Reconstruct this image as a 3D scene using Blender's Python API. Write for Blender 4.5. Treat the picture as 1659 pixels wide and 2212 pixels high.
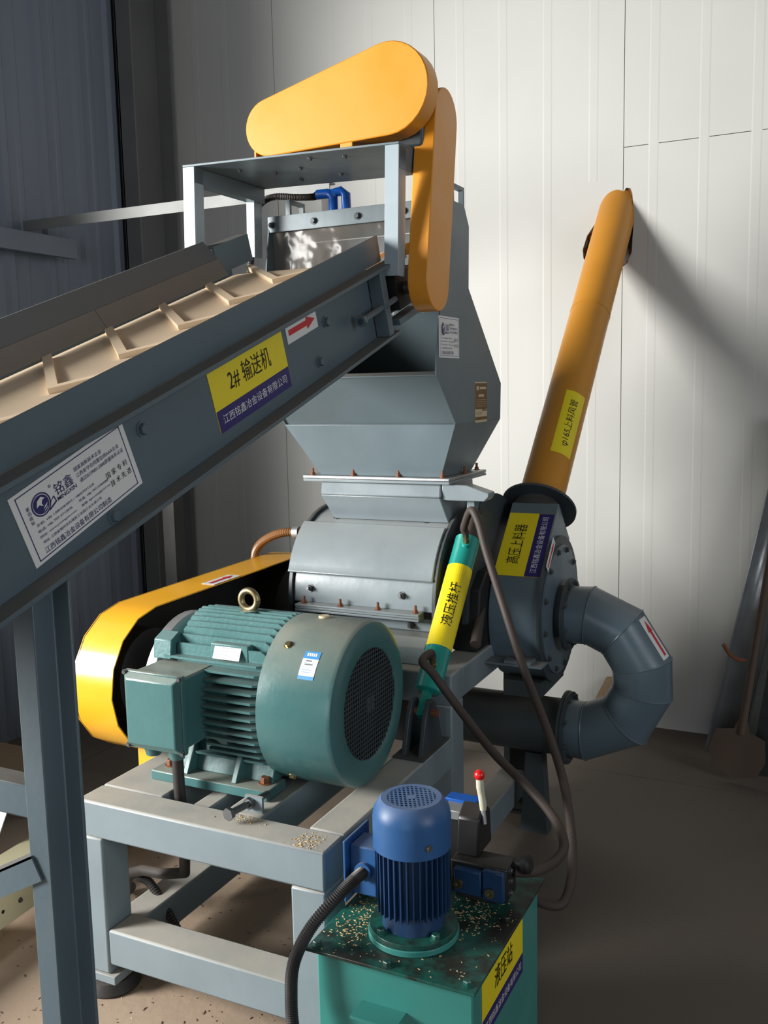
import bpy, bmesh, math, random
from mathutils import Vector, Matrix

# ------------------------------------------------------------------ camera, world, light, exposure
scn = bpy.context.scene
for o in list(bpy.data.objects):
    bpy.data.objects.remove(o, do_unlink=True)
COL = scn.collection
V = Vector
PI = math.pi
random.seed(7)

cam_d = bpy.data.cameras.new('camera')
cam = bpy.data.objects.new('camera', cam_d)
COL.objects.link(cam)
cam_d.sensor_fit = 'VERTICAL'
cam_d.sensor_height = 36.0
cam_d.lens = 2048.12 / 2212.0 * 36.0
cam_d.clip_start = 0.05
_R = Matrix(((0.89950225, 0.43639333, -0.02136741),
             (0.03792179, -0.12669868, -0.99121611),
             (-0.43526732, 0.89079083, -0.13051456)))
_right, _up, _back = _R[0].copy(), -_R[1].copy(), -_R[2].copy()
cam.matrix_world = Matrix(((_right.x, _up.x, _back.x, 0.0),
                           (_right.y, _up.y, _back.y, 0.0),
                           (_right.z, _up.z, _back.z, 1.62),
                           (0, 0, 0, 1)))
scn.camera = cam

world = bpy.data.worlds.new('overcast_sky')
scn.world = world
world.use_nodes = True
world.node_tree.nodes['Background'].inputs[0].default_value = (0.80, 0.88, 1.0, 1)
world.node_tree.nodes['Background'].inputs[1].default_value = 0.6

def area(name, loc, direction, sx, sy, power, color):
    ld = bpy.data.lights.new(name, 'AREA')
    ld.shape = 'RECTANGLE'; ld.size = sx; ld.size_y = sy
    ld.energy = power; ld.color = color
    ob = bpy.data.objects.new(name, ld)
    COL.objects.link(ob)
    ob.location = loc
    ob.rotation_euler = V(direction).to_track_quat('-Z', 'Z').to_euler()
    return ob
# daylight from the sky outside, entering obliquely through the tall opening in the left wall
DAY = area('daylight_outside_opening', (-5.6, -1.05, 2.25), (1, 0.98, -0.1), 2.0, 2.0, 740, (1.0, 0.98, 0.945))
FILL_FRONT = area('fill_light_front', (0.6, -6.1, 1.9), (-0.1, 1, 0.0), 3.4, 3.2, 50, (0.95, 0.975, 1.0))  # unseen fill light added behind the camera to lift the front faces
FILL_RIGHT = area('fill_light_right', (5.5, -0.6, 2.6), (-1, 0.35, -0.12), 3.6, 2.4, 115, (0.95, 0.975, 1.0))  # unseen fill light added to brighten the faces turned to the right

vs = scn.view_settings
vs.view_transform = 'Standard'
vs.look = 'None'
vs.gamma = 1.0
vs.use_curve_mapping = False
vs.exposure = 0.2

# ------------------------------------------------------------------ materials
def lin(c):
    r = []
    for v in c:
        v /= 255.0
        r.append(v / 12.92 if v <= 0.04045 else ((v + 0.055) / 1.055) ** 2.4)
    return (r[0], r[1], r[2], 1.0)

def paint(name, rgb, rough=0.45, metal=0.0, var=0.12, scale=6.0, dust=0.0, dust_rgb=(150, 140, 124),
          bump=0.0, bscale=60.0, spots=None, spot_scale=25.0, spot_amt=0.35, spec=0.5, coat=0.0):
    m = bpy.data.materials.new(name)
    m.use_nodes = True
    nt = m.node_tree
    N, L = nt.nodes, nt.links
    b = N['Principled BSDF']
    b.inputs['Metallic'].default_value = metal
    b.inputs['Specular IOR Level'].default_value = spec
    if coat:
        b.inputs['Coat Weight'].default_value = coat
        b.inputs['Coat Roughness'].default_value = 0.12
    tc = N.new('ShaderNodeTexCoord')
    geo = N.new('ShaderNodeNewGeometry')
    no = N.new('ShaderNodeTexNoise')
    no.inputs['Scale'].default_value = scale
    no.inputs['Detail'].default_value = 5
    L.new(geo.outputs['Position'], no.inputs['Vector'])
    mx = N.new('ShaderNodeMix'); mx.data_type = 'RGBA'
    c = lin(rgb)
    mx.inputs[6].default_value = tuple(x * (1 - var) for x in c[:3]) + (1,)
    mx.inputs[7].default_value = tuple(min(1, x * (1 + var)) for x in c[:3]) + (1,)
    L.new(no.outputs['Fac'], mx.inputs[0])
    out = mx.outputs[2]
    rmap = N.new('ShaderNodeMapRange')
    rmap.inputs[1].default_value = 0.3; rmap.inputs[2].default_value = 0.7
    rmap.inputs[3].default_value = max(0.03, rough - 0.08); rmap.inputs[4].default_value = min(1, rough + 0.1)
    L.new(no.outputs['Fac'], rmap.inputs[0])
    rout = rmap.outputs[0]
    if spots is not None:
        n2 = N.new('ShaderNodeTexNoise'); n2.inputs['Scale'].default_value = spot_scale
        n2.inputs['Detail'].default_value = 8; n2.inputs['Roughness'].default_value = 0.7
        L.new(geo.outputs['Position'], n2.inputs['Vector'])
        r2 = N.new('ShaderNodeMapRange')
        r2.inputs[1].default_value = 0.74 - spot_amt * 0.4; r2.inputs[2].default_value = 0.80 - spot_amt * 0.3
        L.new(n2.outputs['Fac'], r2.inputs[0])
        m2 = N.new('ShaderNodeMix'); m2.data_type = 'RGBA'
        L.new(r2.outputs[0], m2.inputs[0]); L.new(out, m2.inputs[6]); m2.inputs[7].default_value = lin(spots)
        out = m2.outputs[2]
    if dust > 0:
        sx = N.new('ShaderNodeSeparateXYZ'); L.new(geo.outputs['Normal'], sx.inputs[0])
        mr = N.new('ShaderNodeMapRange'); mr.inputs[1].default_value = 0.35; mr.inputs[2].default_value = 0.95
        L.new(sx.outputs['Z'], mr.inputs[0])
        n3 = N.new('ShaderNodeTexNoise'); n3.inputs['Scale'].default_value = 9; n3.inputs['Detail'].default_value = 6
        L.new(geo.outputs['Position'], n3.inputs['Vector'])
        r3 = N.new('ShaderNodeMapRange'); r3.inputs[1].default_value = 0.2; r3.inputs[2].default_value = 0.65
        r3.inputs[3].default_value = 0.55 * dust; r3.inputs[4].default_value = dust
        L.new(n3.outputs['Fac'], r3.inputs[0])
        mu = N.new('ShaderNodeMath'); mu.operation = 'MULTIPLY'
        L.new(mr.outputs[0], mu.inputs[0]); L.new(r3.outputs[0], mu.inputs[1])
        m3 = N.new('ShaderNodeMix'); m3.data_type = 'RGBA'
        L.new(mu.outputs[0], m3.inputs[0]); L.new(out, m3.inputs[6]); m3.inputs[7].default_value = lin(dust_rgb)
        out = m3.outputs[2]
        ad = N.new('ShaderNodeMath'); ad.operation = 'MULTIPLY_ADD'; ad.use_clamp = True
        L.new(mu.outputs[0], ad.inputs[0]); ad.inputs[1].default_value = 0.4; L.new(rout, ad.inputs[2])
        rout = ad.outputs[0]
    L.new(out, b.inputs['Base Color'])
    L.new(rout, b.inputs['Roughness'])
    if bump > 0:
        n4 = N.new('ShaderNodeTexNoise'); n4.inputs['Scale'].default_value = bscale; n4.inputs['Detail'].default_value = 4
        L.new(geo.outputs['Position'], n4.inputs['Vector'])
        bp = N.new('ShaderNodeBump'); bp.inputs['Strength'].default_value = bump; bp.inputs['Distance'].default_value = 0.004
        L.new(n4.outputs['Fac'], bp.inputs['Height']); L.new(bp.outputs[0], b.inputs['Normal'])
    return m

M = {}
GREY = (98, 112, 118)
M['grey'] = paint('grey_machine_paint', GREY, 0.40, dust=0.45, bump=0.12, bscale=30)
M['grey_frame'] = paint('grey_frame_paint', (122, 135, 141), 0.42, dust=0.9, dust_rgb=(178, 172, 160), bump=0.15, bscale=30, spots=(150, 150, 146), spot_amt=0.2)
M['grey_conv'] = paint('grey_conveyor_paint', (84, 100, 108), 0.42, dust=0.7, dust_rgb=(112, 100, 86), bump=0.1)
M['grey_crusher'] = paint('grey_glossy_paint', (126, 137, 142), 0.27, dust=0.5, dust_rgb=(150, 147, 140), bump=0.25, bscale=14, coat=0.25)
M['grey_dark'] = paint('dark_grey_paint', (58, 66, 70), 0.45, dust=0.5, dust_rgb=(100, 92, 80), bump=0.1)
M['duct'] = paint('blue_grey_duct_paint', (88, 106, 116), 0.33, dust=0.25, bump=0.12, bscale=12)
M['black'] = paint('black_paint', (22, 22, 22), 0.6)
M['yellow'] = paint('yellow_guard_paint', (218, 142, 32), 0.42, var=0.06, dust=0.12, bump=0.10, bscale=9, spots=(92, 70, 52), spot_scale=16, spot_amt=0.09, coat=0.2)
M['yellow_belt'] = paint('bright_yellow_guard_paint', (240, 172, 22), 0.24, var=0.06, dust=0.22, dust_rgb=(214, 164, 84), bump=0.06, bscale=9, coat=0.3)
M['pipe_yellow'] = paint('yellow_pipe_paint', (200, 134, 30), 0.42, var=0.12, dust=0.35, dust_rgb=(150, 112, 62), bump=0.08)
M['teal'] = paint('teal_motor_paint', (68, 109, 109), 0.30, dust=0.85, dust_rgb=(150, 150, 138), bump=0.12, coat=0.15)
M['teal_fin'] = paint('teal_fin_paint', (66, 112, 112), 0.42, dust=0.55, dust_rgb=(134, 150, 148), bump=0.2, bscale=80, spots=(160, 84, 64), spot_scale=30, spot_amt=0.05)
M['teal_tank'] = paint('green_tank_paint', (62, 138, 130), 0.34, dust=0.0, bump=0.12, bscale=18, spots=(52, 66, 56), spot_scale=9, spot_amt=0.22, coat=0.2)
M['teal_lid'] = paint('green_oily_lid_paint', (34, 100, 88), 0.36, bump=0.15, bscale=30, spots=(38, 40, 34), spot_scale=6, spot_amt=0.78)
M['teal_cyl'] = paint('turquoise_cylinder_paint', (30, 140, 128), 0.25, bump=0.05, coat=0.4, spots=(110, 70, 40), spot_scale=30, spot_amt=0.05)
M['blue'] = paint('blue_motor_paint', (42, 88, 140), 0.36, dust=0.6, dust_rgb=(120, 134, 160), bump=0.08)
M['blue_fin'] = paint('dark_blue_fin_paint', (28, 60, 98), 0.42)
M['blue_fit'] = paint('blue_plastic', (18, 86, 176), 0.3)
M['wall'] = paint('white_wall_panel', (190, 190, 185), 0.5, var=0.045, scale=1.7, spots=(150, 146, 136), spot_scale=3.2, spot_amt=0.02)
M['wall_left'] = paint('blue_grey_wall_sheet', (112, 120, 134), 0.5, var=0.1, scale=2.0)
M['seam'] = paint('dark_joint', (70, 68, 64), 0.8)
M['ceil'] = paint('grey_roof_sheet', (96, 98, 98), 0.6)
M['steel'] = paint('galvanised_steel', (176, 180, 182), 0.35, metal=0.7, var=0.15, scale=14, dust=0.3)
M['bolt'] = paint('bolt_steel', (104, 106, 108), 0.35, metal=0.7, bump=0.1)
M['rust'] = paint('rusty_bolt', (120, 72, 46), 0.75, var=0.3, scale=60)
M['brass'] = paint('brass_plated', (158, 144, 110), 0.35, metal=0.9)
M['rubber'] = paint('black_rubber', (44, 40, 38), 0.55, dust=0.5, dust_rgb=(96, 86, 78), bump=0.1)
M['hose'] = paint('brown_hydraulic_hose', (60, 50, 45), 0.6, dust=0.4, dust_rgb=(96, 84, 74))
M['conduit'] = paint('ribbed_conduit', (60, 58, 58), 0.4, metal=0.3)
M['orange_hose'] = paint('orange_brown_hose', (126, 86, 50), 0.35)
M['belt'] = paint('dusty_belt_rubber', (234, 210, 178), 0.8, var=0.10, scale=8, spots=(120, 100, 84), spot_scale=20, spot_amt=0.03)
M['skirt'] = paint('dusty_skirt_rubber', (112, 106, 100), 0.8, var=0.08)
M['skirt_steel'] = paint('dusty_grey_skirt', (96, 99, 99), 0.7, var=0.08)
M['rail'] = paint('pale_rail_paint', (120, 122, 120), 0.5, var=0.12)
M['column'] = paint('stained_column_paint', (104, 104, 104), 0.6, var=0.2, scale=3, spots=(132, 120, 112), spot_scale=2.2, spot_amt=0.25)
M['white'] = paint('white_label', (222, 222, 220), 0.45, var=0.02)
M['lab_yellow'] = paint('yellow_label', (236, 214, 30), 0.4, var=0.03)
M['lab_navy'] = paint('navy_label', (46, 36, 104), 0.4, var=0.03)
M['ink'] = paint('black_ink', (16, 14, 12), 0.5)
M['ink_navy'] = paint('navy_ink', (40, 36, 98), 0.5)
M['red'] = paint('red_ink', (200, 34, 44), 0.45)
M['knob'] = paint('red_knob_plastic', (214, 22, 24), 0.25, coat=0.4)
M['tape'] = paint('dirty_white_tape', (184, 180, 160), 0.8, var=0.2, scale=40, bump=0.5)
M['brown'] = paint('brown_card_label', (112, 82, 44), 0.5)
M['cream_lab'] = paint('cream_label', (196, 180, 148), 0.5)
M['lab_blue'] = paint('blue_label', (64, 140, 200), 0.45)
M['foam'] = paint('brown_foam_edge', (104, 66, 36), 0.9, var=0.4, scale=40, bump=0.6, bscale=50)
M['wood'] = paint('wood_board', (142, 120, 92), 0.7, var=0.2, scale=12)
M['shovel'] = paint('rusty_shovel', (88, 72, 60), 0.7, var=0.2)
M['cream'] = paint('cream_channel_paint', (214, 208, 172), 0.42, dust=0.3, dust_rgb=(206, 194, 160))
M['chip'] = paint('wood_chip', (206, 176, 128), 0.8, var=0.35, scale=90)
M['chip_d'] = paint('dark_floor_chip', (104, 84, 66), 0.85, var=0.4, scale=90)
M['plate'] = paint('aluminium_plate', (190, 190, 186), 0.4, metal=0.4)
M['oil'] = paint('oily_black_iron', (30, 30, 32), 0.4, dust=0.3, dust_rgb=(66, 60, 52))

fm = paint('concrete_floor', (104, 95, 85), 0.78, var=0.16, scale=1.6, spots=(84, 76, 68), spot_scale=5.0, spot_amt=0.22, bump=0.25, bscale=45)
def add_floor_dust_daylight(m):
    """pale patch around the machine frame: dust, with the daylit floor painted in"""
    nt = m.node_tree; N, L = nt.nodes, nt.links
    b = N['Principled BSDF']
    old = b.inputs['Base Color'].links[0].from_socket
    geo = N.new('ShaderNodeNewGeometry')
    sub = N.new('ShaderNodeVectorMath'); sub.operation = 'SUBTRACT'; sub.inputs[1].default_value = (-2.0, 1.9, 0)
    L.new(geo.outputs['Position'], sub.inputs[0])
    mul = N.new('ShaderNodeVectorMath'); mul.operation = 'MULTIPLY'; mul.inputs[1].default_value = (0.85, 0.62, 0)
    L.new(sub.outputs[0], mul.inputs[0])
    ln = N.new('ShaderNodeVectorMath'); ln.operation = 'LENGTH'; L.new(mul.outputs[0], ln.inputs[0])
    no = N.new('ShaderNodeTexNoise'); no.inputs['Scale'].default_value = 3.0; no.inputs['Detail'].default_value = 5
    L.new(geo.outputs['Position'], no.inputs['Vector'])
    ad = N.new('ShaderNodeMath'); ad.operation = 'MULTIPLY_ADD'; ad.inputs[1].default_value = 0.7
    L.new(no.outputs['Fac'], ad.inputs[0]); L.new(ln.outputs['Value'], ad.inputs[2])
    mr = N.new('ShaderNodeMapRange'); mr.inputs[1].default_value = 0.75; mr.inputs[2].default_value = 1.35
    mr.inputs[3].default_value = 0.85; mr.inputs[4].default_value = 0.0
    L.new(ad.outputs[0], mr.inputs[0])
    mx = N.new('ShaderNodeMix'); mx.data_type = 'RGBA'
    L.new(mr.outputs[0], mx.inputs[0]); L.new(old, mx.inputs[6]); mx.inputs[7].default_value = lin((178, 156, 134))  # pale tone is dust and also painted daylight on the front-left floor
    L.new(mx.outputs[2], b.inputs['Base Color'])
add_floor_dust_daylight(fm)
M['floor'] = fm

def film_material():
    m = bpy.data.materials.new('clear_pvc_film')
    m.use_nodes = True
    nt = m.node_tree; N, L = nt.nodes, nt.links
    b = N['Principled BSDF']
    b.inputs['Base Color'].default_value = lin((150, 144, 136))
    b.inputs['Roughness'].default_value = 0.16
    b.inputs['Alpha'].default_value = 0.30
    geo = N.new('ShaderNodeNewGeometry')
    n = N.new('ShaderNodeTexNoise'); n.inputs['Scale'].default_value = 9; n.inputs['Detail'].default_value = 2
    L.new(geo.outputs['Position'], n.inputs['Vector'])
    bp = N.new('ShaderNodeBump'); bp.inputs['Strength'].default_value = 0.8; bp.inputs['Distance'].default_value = 0.02
    L.new(n.outputs['Fac'], bp.inputs['Height']); L.new(bp.outputs[0], b.inputs['Normal'])
    return m
M['film'] = film_material()

# ------------------------------------------------------------------ mesh helpers
WORLD = {}          # object name -> world origin

class MB:
    def __init__(s, T=None):
        s.v, s.f, s.T = [], [], T
    def add(s, vs, fs):
        n = len(s.v)
        s.v += [V(p) for p in vs]
        s.f += [tuple(i + n for i in f) for f in fs]
        return s
    def box(s, x0, x1, y0, y1, z0, z1):
        p = [(x0, y0, z0), (x1, y0, z0), (x1, y1, z0), (x0, y1, z0), (x0, y0, z1), (x1, y0, z1), (x1, y1, z1), (x0, y1, z1)]
        return s.add(p, [(0, 3, 2, 1), (4, 5, 6, 7), (0, 1, 5, 4), (1, 2, 6, 5), (2, 3, 7, 6), (3, 0, 4, 7)])
    def obox(s, O, U, Vv, W, u, v, w):
        """oriented box, ranges u,v,w along unit axes"""
        O, U, Vv, W = V(O), V(U), V(Vv), V(W)
        p = [O + U * a + Vv * b + W * c for c in w for b in v for a in u]
        q = [p[0], p[1], p[3], p[2], p[4], p[5], p[7], p[6]]
        return s.add(q, [(0, 3, 2, 1), (4, 5, 6, 7), (0, 1, 5, 4), (1, 2, 6, 5), (2, 3, 7, 6), (3, 0, 4, 7)])
    def prism(s, poly, fn, a, b):
        """poly 2D points; fn(p, t)->3D"""
        n = len(poly)
        vs = [fn(p, a) for p in poly] + [fn(p, b) for p in poly]
        fs = [tuple(range(n - 1, -1, -1)), tuple(range(n, 2 * n))]
        fs += [(i, (i + 1) % n, n + (i + 1) % n, n + i) for i in range(n)]
        return s.add(vs, fs)
    def strip(s, poly, fn, a, b, closed=False, thick=0.0):
        """open or closed sheet following poly, between a and b"""
        n = len(poly)
        vs = [fn(p, a) for p in poly] + [fn(p, b) for p in poly]
        m = n if closed else n - 1
        return s.add(vs, [(i, (i + 1) % n, n + (i + 1) % n, n + i) for i in range(m)])
    def lathe(s, prof, O, A, n=32, cap=True, a0=0.0, a1=2 * PI):
        """prof [(r, h)] around axis A at O"""
        O, A = V(O), V(A).normalized()
        U = A.orthogonal().normalized(); W = A.cross(U)
        full = abs(a1 - a0 - 2 * PI) < 1e-6
        k = n if full else n + 1
        vs = []
        for r, h in prof:
            for i in range(k):
                t = a0 + (a1 - a0) * i / n
                vs.append(O + A * h + (U * math.cos(t) + W * math.sin(t)) * r)
        fs = []
        for j in range(len(prof) - 1):
            for i in range(n):
                i2 = (i + 1) % k
                fs.append((j * k + i, j * k + i2, (j + 1) * k + i2, (j + 1) * k + i))
        if cap and full:
            fs.append(tuple(range(k - 1, -1, -1)))
            fs.append(tuple((len(prof) - 1) * k + i for i in range(k)))
        return s.add(vs, fs)
    def cyl(s, a, b, r, n=24, r2=None):
        a, b = V(a), V(b)
        return s.lathe([(r, 0), (r if r2 is None else r2, (b - a).length)], a, b - a, n)
    def tube(s, pts, r, n=12, caps=True, rfn=None):
        pts = [V(p) for p in pts]
        T = [(pts[min(i + 1, len(pts) - 1)] - pts[max(i - 1, 0)]).normalized() for i in range(len(pts))]
        U = T[0].orthogonal().normalized()
        vs = []
        for i, p in enumerate(pts):
            U = (U - T[i] * U.dot(T[i])).normalized()
            W = T[i].cross(U)
            rr = rfn(i) if rfn else r
            for k in range(n):
                t = 2 * PI * k / n
                vs.append(p + (U * math.cos(t) + W * math.sin(t)) * rr)
        fs = [(i * n + k, i * n + (k + 1) % n, (i + 1) * n + (k + 1) % n, (i + 1) * n + k) for i in range(len(pts) - 1) for k in range(n)]
        if caps:
            fs += [tuple(range(n - 1, -1, -1)), tuple((len(pts) - 1) * n + k for k in range(n))]
        return s.add(vs, fs)
    def sphere(s, c, r, n=20, m=12):
        prof = [(max(1e-4, r * math.sin(PI * i / m)), -r * math.cos(PI * i / m)) for i in range(m + 1)]
        return s.lathe(prof, c, (0, 0, 1), n)
    def build(s, name, mat, parent=None, bevel=0.0, smooth=35, seg=2, kind=None):
        if s.T is not None:
            s.v = [s.T @ p for p in s.v]
        lo = V((min(p.x for p in s.v), min(p.y for p in s.v), min(p.z for p in s.v)))
        hi = V((max(p.x for p in s.v), max(p.y for p in s.v), max(p.z for p in s.v)))
        c = (lo + hi) / 2
        me = bpy.data.meshes.new(name)
        me.from_pydata([tuple(p - c) for p in s.v], [], s.f)
        bm = bmesh.new(); bm.from_mesh(me)
        bmesh.ops.recalc_face_normals(bm, faces=bm.faces)
        bm.to_mesh(me); bm.free()
        return link(name, me, mat, c, parent, bevel, smooth, seg, kind)

def link(name, me, mat, c, parent=None, bevel=0.0, smooth=35, seg=2, kind=None):
    if isinstance(mat, str):
        mat = M[mat]
    if not me.materials:
        me.materials.append(mat)
    if smooth:
        me.shade_smooth()
        me.set_sharp_from_angle(angle=math.radians(smooth))
    o = bpy.data.objects.new(name, me)
    COL.objects.link(o)
    c = V(c)
    if parent is not None:
        o.parent = parent
        o.location = c - WORLD[parent.name]
    else:
        o.location = c
    WORLD[o.name] = c
    if bevel:
        b = o.modifiers.new('bevel', 'BEVEL')
        b.width = bevel; b.segments = seg; b.limit_method = 'ANGLE'; b.angle_limit = math.radians(40)
    if kind:
        o['kind'] = kind
    return o

def thing(name, label, cat, loc, group=None):
    o = bpy.data.objects.new(name, None)
    COL.objects.link(o)
    o.empty_display_size = 0.1
    o.location = loc
    WORLD[o.name] = V(loc)
    o['label'] = label; o['category'] = cat
    if group: o['group'] = group
    return o

def tag(o, label, cat, group=None):
    o['label'] = label; o['category'] = cat
    if group: o['group'] = group
    return o

def dup(src, name, c, parent, rot=None):
    o = bpy.data.objects.new(name, src if isinstance(src, bpy.types.Mesh) else src.data)
    COL.objects.link(o)
    o.parent = parent
    o.location = V(c) - WORLD[parent.name]
    if rot is not None:
        o.rotation_euler = rot.to_euler()
    WORLD[o.name] = V(c)
    return o

# shared hexagon bolt meshes (axis +Z, base at z = 0)
def bolt_mesh(name, mat, r=0.011, h=0.008, stud=0.0, rs=0.006, washer=True):
    b = MB()
    z = 0.0
    if washer:
        b.lathe([(r * 1.35, 0), (r * 1.35, 0.002)], (0, 0, 0), (0, 0, 1), 14); z = 0.002
    b.lathe([(r, z), (r, z + h * 0.8), (r * 0.86, z + h)], (0, 0, 0), (0, 0, 1), 6)
    if stud:
        b.lathe([(rs, z + h), (rs, z + h + stud)], (0, 0, 0), (0, 0, 1), 10)
    me = bpy.data.meshes.new(name)
    me.from_pydata([tuple(p) for p in b.v], [], b.f)
    me.materials.append(M[mat])
    return me
BOLT = {k: bolt_mesh('bolt_' + k, mat, r, h, st, rs) for k, mat, r, h, st, rs in (
    ('rust', 'rust', 0.008, 0.008, 0.014, 0.0045), ('steel', 'bolt', 0.0105, 0.010, 0.010, 0.006), ('grey', 'grey', 0.011, 0.009, 0, 0.006),
    ('conv', 'grey_conv', 0.011, 0.009, 0, 0.006), ('brass', 'brass', 0.009, 0.006, 0, 0.005), ('small', 'bolt', 0.006, 0.005, 0, 0.003),
    ('teal', 'teal_lid', 0.010, 0.009, 0, 0.005), ('dark', 'grey_dark', 0.009, 0.008, 0, 0.005), ('bigrust', 'rust', 0.014, 0.016, 0, 0.006))}
def bolt(kind, p, d, parent, name='bolt'):
    q = V(d).to_track_quat('Z', 'Y')
    return dup(BOLT[kind], name, p, parent, q)

# ------------------------------------------------------------------ labels with lettering
_txt_cache = {}
def text_geom(s, bold=0.0):
    if any(ord(ch_) > 0x2e80 for ch_ in s): bold = 0.0
    key = (s, bold)
    if key in _txt_cache:
        return _txt_cache[key]
    cu = bpy.data.curves.new('txt', 'FONT')
    cu.body = s; cu.size = 1.0; cu.resolution_u = 3; cu.offset = bold
    ob = bpy.data.objects.new('txt', cu)
    COL.objects.link(ob)
    dg = bpy.context.evaluated_depsgraph_get()
    me = bpy.data.meshes.new_from_object(ob.evaluated_get(dg))
    vs = [(v.co.x, v.co.y) for v in me.vertices]
    fs = [tuple(p.vertices) for p in me.polygons]
    bpy.data.objects.remove(ob, do_unlink=True)
    bpy.data.curves.remove(cu)
    bpy.data.meshes.remove(me)
    if not vs:
        vs, fs = [(0, 0), (1, 0), (1, 1)], [(0, 1, 2)]
    x0 = min(p[0] for p in vs); x1 = max(p[0] for p in vs); y0 = min(p[1] for p in vs); y1 = max(p[1] for p in vs)
    vs = [((x - x0) / max(1e-6, x1 - x0) - 0.5, (y - y0) / max(1e-6, y1 - y0) - 0.5) for x, y in vs]
    _txt_cache[key] = (vs, fs)
    return vs, fs

def flat(O, U, Vv):
    O, U, Vv = V(O), V(U).normalized(), V(Vv).normalized()
    Nn = U.cross(Vv)
    return lambda u, v, d: O + U * u + Vv * v + Nn * d

def patch(mb, fn, u0, u1, v0, v1, d, nu=1, nv=1, thick=0.0):
    vs, fs = [], []
    for j in range(nv + 1):
        for i in range(nu + 1):
            vs.append(fn(u0 + (u1 - u0) * i / nu, v0 + (v1 - v0) * j / nv, d))
    for j in range(nv):
        for i in range(nu):
            a = j * (nu + 1) + i
            fs.append((a, a + 1, a + nu + 2, a + nu + 1))
    if thick:
        n = len(vs)
        for j in range(nv + 1):
            for i in range(nu + 1):
                vs.append(fn(u0 + (u1 - u0) * i / nu, v0 + (v1 - v0) * j / nv, d - thick))
        fs += [tuple(reversed([k + n for k in f])) for f in list(fs)]
        ring = [i for i in range(nu + 1)] + [j * (nu + 1) + nu for j in range(1, nv + 1)] + \
               [nv * (nu + 1) + i for i in range(nu - 1, -1, -1)] + [j * (nu + 1) for j in range(nv - 1, 0, -1)]
        for k in range(len(ring)):
            a, b = ring[k], ring[(k + 1) % len(ring)]
            fs.append((b, a, a + n, b + n))
    mb.add(vs, fs)

def raw(name, vs, fs, mat, parent):
    """unculled mesh without normal recalculation (flat print)"""
    vs = [V(p) for p in vs]
    c = sum(vs, V((0, 0, 0))) / len(vs)
    me = bpy.data.meshes.new(name)
    me.from_pydata([tuple(p - c) for p in vs], [], fs)
    return link(name, me, mat, c, parent, smooth=0)

def label(parent, fn, w, h, bands, texts, name='label', nu=1, nv=1, note=None, shapes=()):
    """bands: (v0,v1,mat) in 0..1 of h, first is the base plate; texts: (string,u,v,tw,th,mat[,rot,bold]) in metres from the centre"""
    mb = MB()
    patch(mb, fn, -w / 2, w / 2, -h / 2, h / 2, 0.0009, nu, nv, 0.0009)
    base = mb.build(name, bands[0][2], parent, smooth=0)
    if note: base['label'] = note
    for v0, v1, mat in bands[1:]:
        m2 = MB()
        patch(m2, fn, -w / 2 * 0.995, w / 2 * 0.995, -h / 2 + h * v0, -h / 2 + h * v1, 0.0012, nu, nv, 0.0003)
        m2.build('label_band', mat, base, smooth=0)
    bymat = {}
    for t in texts:
        s, u, v, tw, th, mat = t[:6]
        rot = t[6] if len(t) > 6 else 0.0
        bold = t[7] if len(t) > 7 else 0.0
        vs, fs = text_geom(s, bold)
        c, sn = math.cos(rot), math.sin(rot)
        acc = bymat.setdefault(mat, ([], []))
        n = len(acc[0])
        for x, y in vs:
            x, y = x * tw, y * th
            acc[0].append(fn(u + x * c - y * sn, v + x * sn + y * c, 0.0018))
        acc[1].extend(tuple(i + n for i in f) for f in fs)
    for mat, polys in shapes:
        acc = bymat.setdefault(mat, ([], []))
        for poly in polys:
            n = len(acc[0])
            acc[0].extend(fn(u, v, 0.0018) for u, v in poly)
            acc[1].append(tuple(range(n, n + len(poly))))
    for mat, (vs, fs) in bymat.items():
        raw('lettering', vs, fs, mat, base)
    return base

def arrow_poly(L, W):
    return [(-L / 2, -W * 0.22), (L * 0.18, -W * 0.22), (L * 0.18, -W * 0.5), (L / 2, 0), (L * 0.18, W * 0.5), (L * 0.18, W * 0.22), (-L / 2, W * 0.22)]
def arrow_label(parent, fn, w, h, flip=1, nu=1, nv=1):
    pts = [(x * flip, y) for x, y in arrow_poly(w * 0.86, h * 0.62)]
    if flip < 0: pts.reverse()
    return label(parent, fn, w, h, [(0, 1, 'white')], [], 'arrow_label', nu, nv, 'white sticker with a red direction arrow', shapes=[('red', [pts])])

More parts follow.
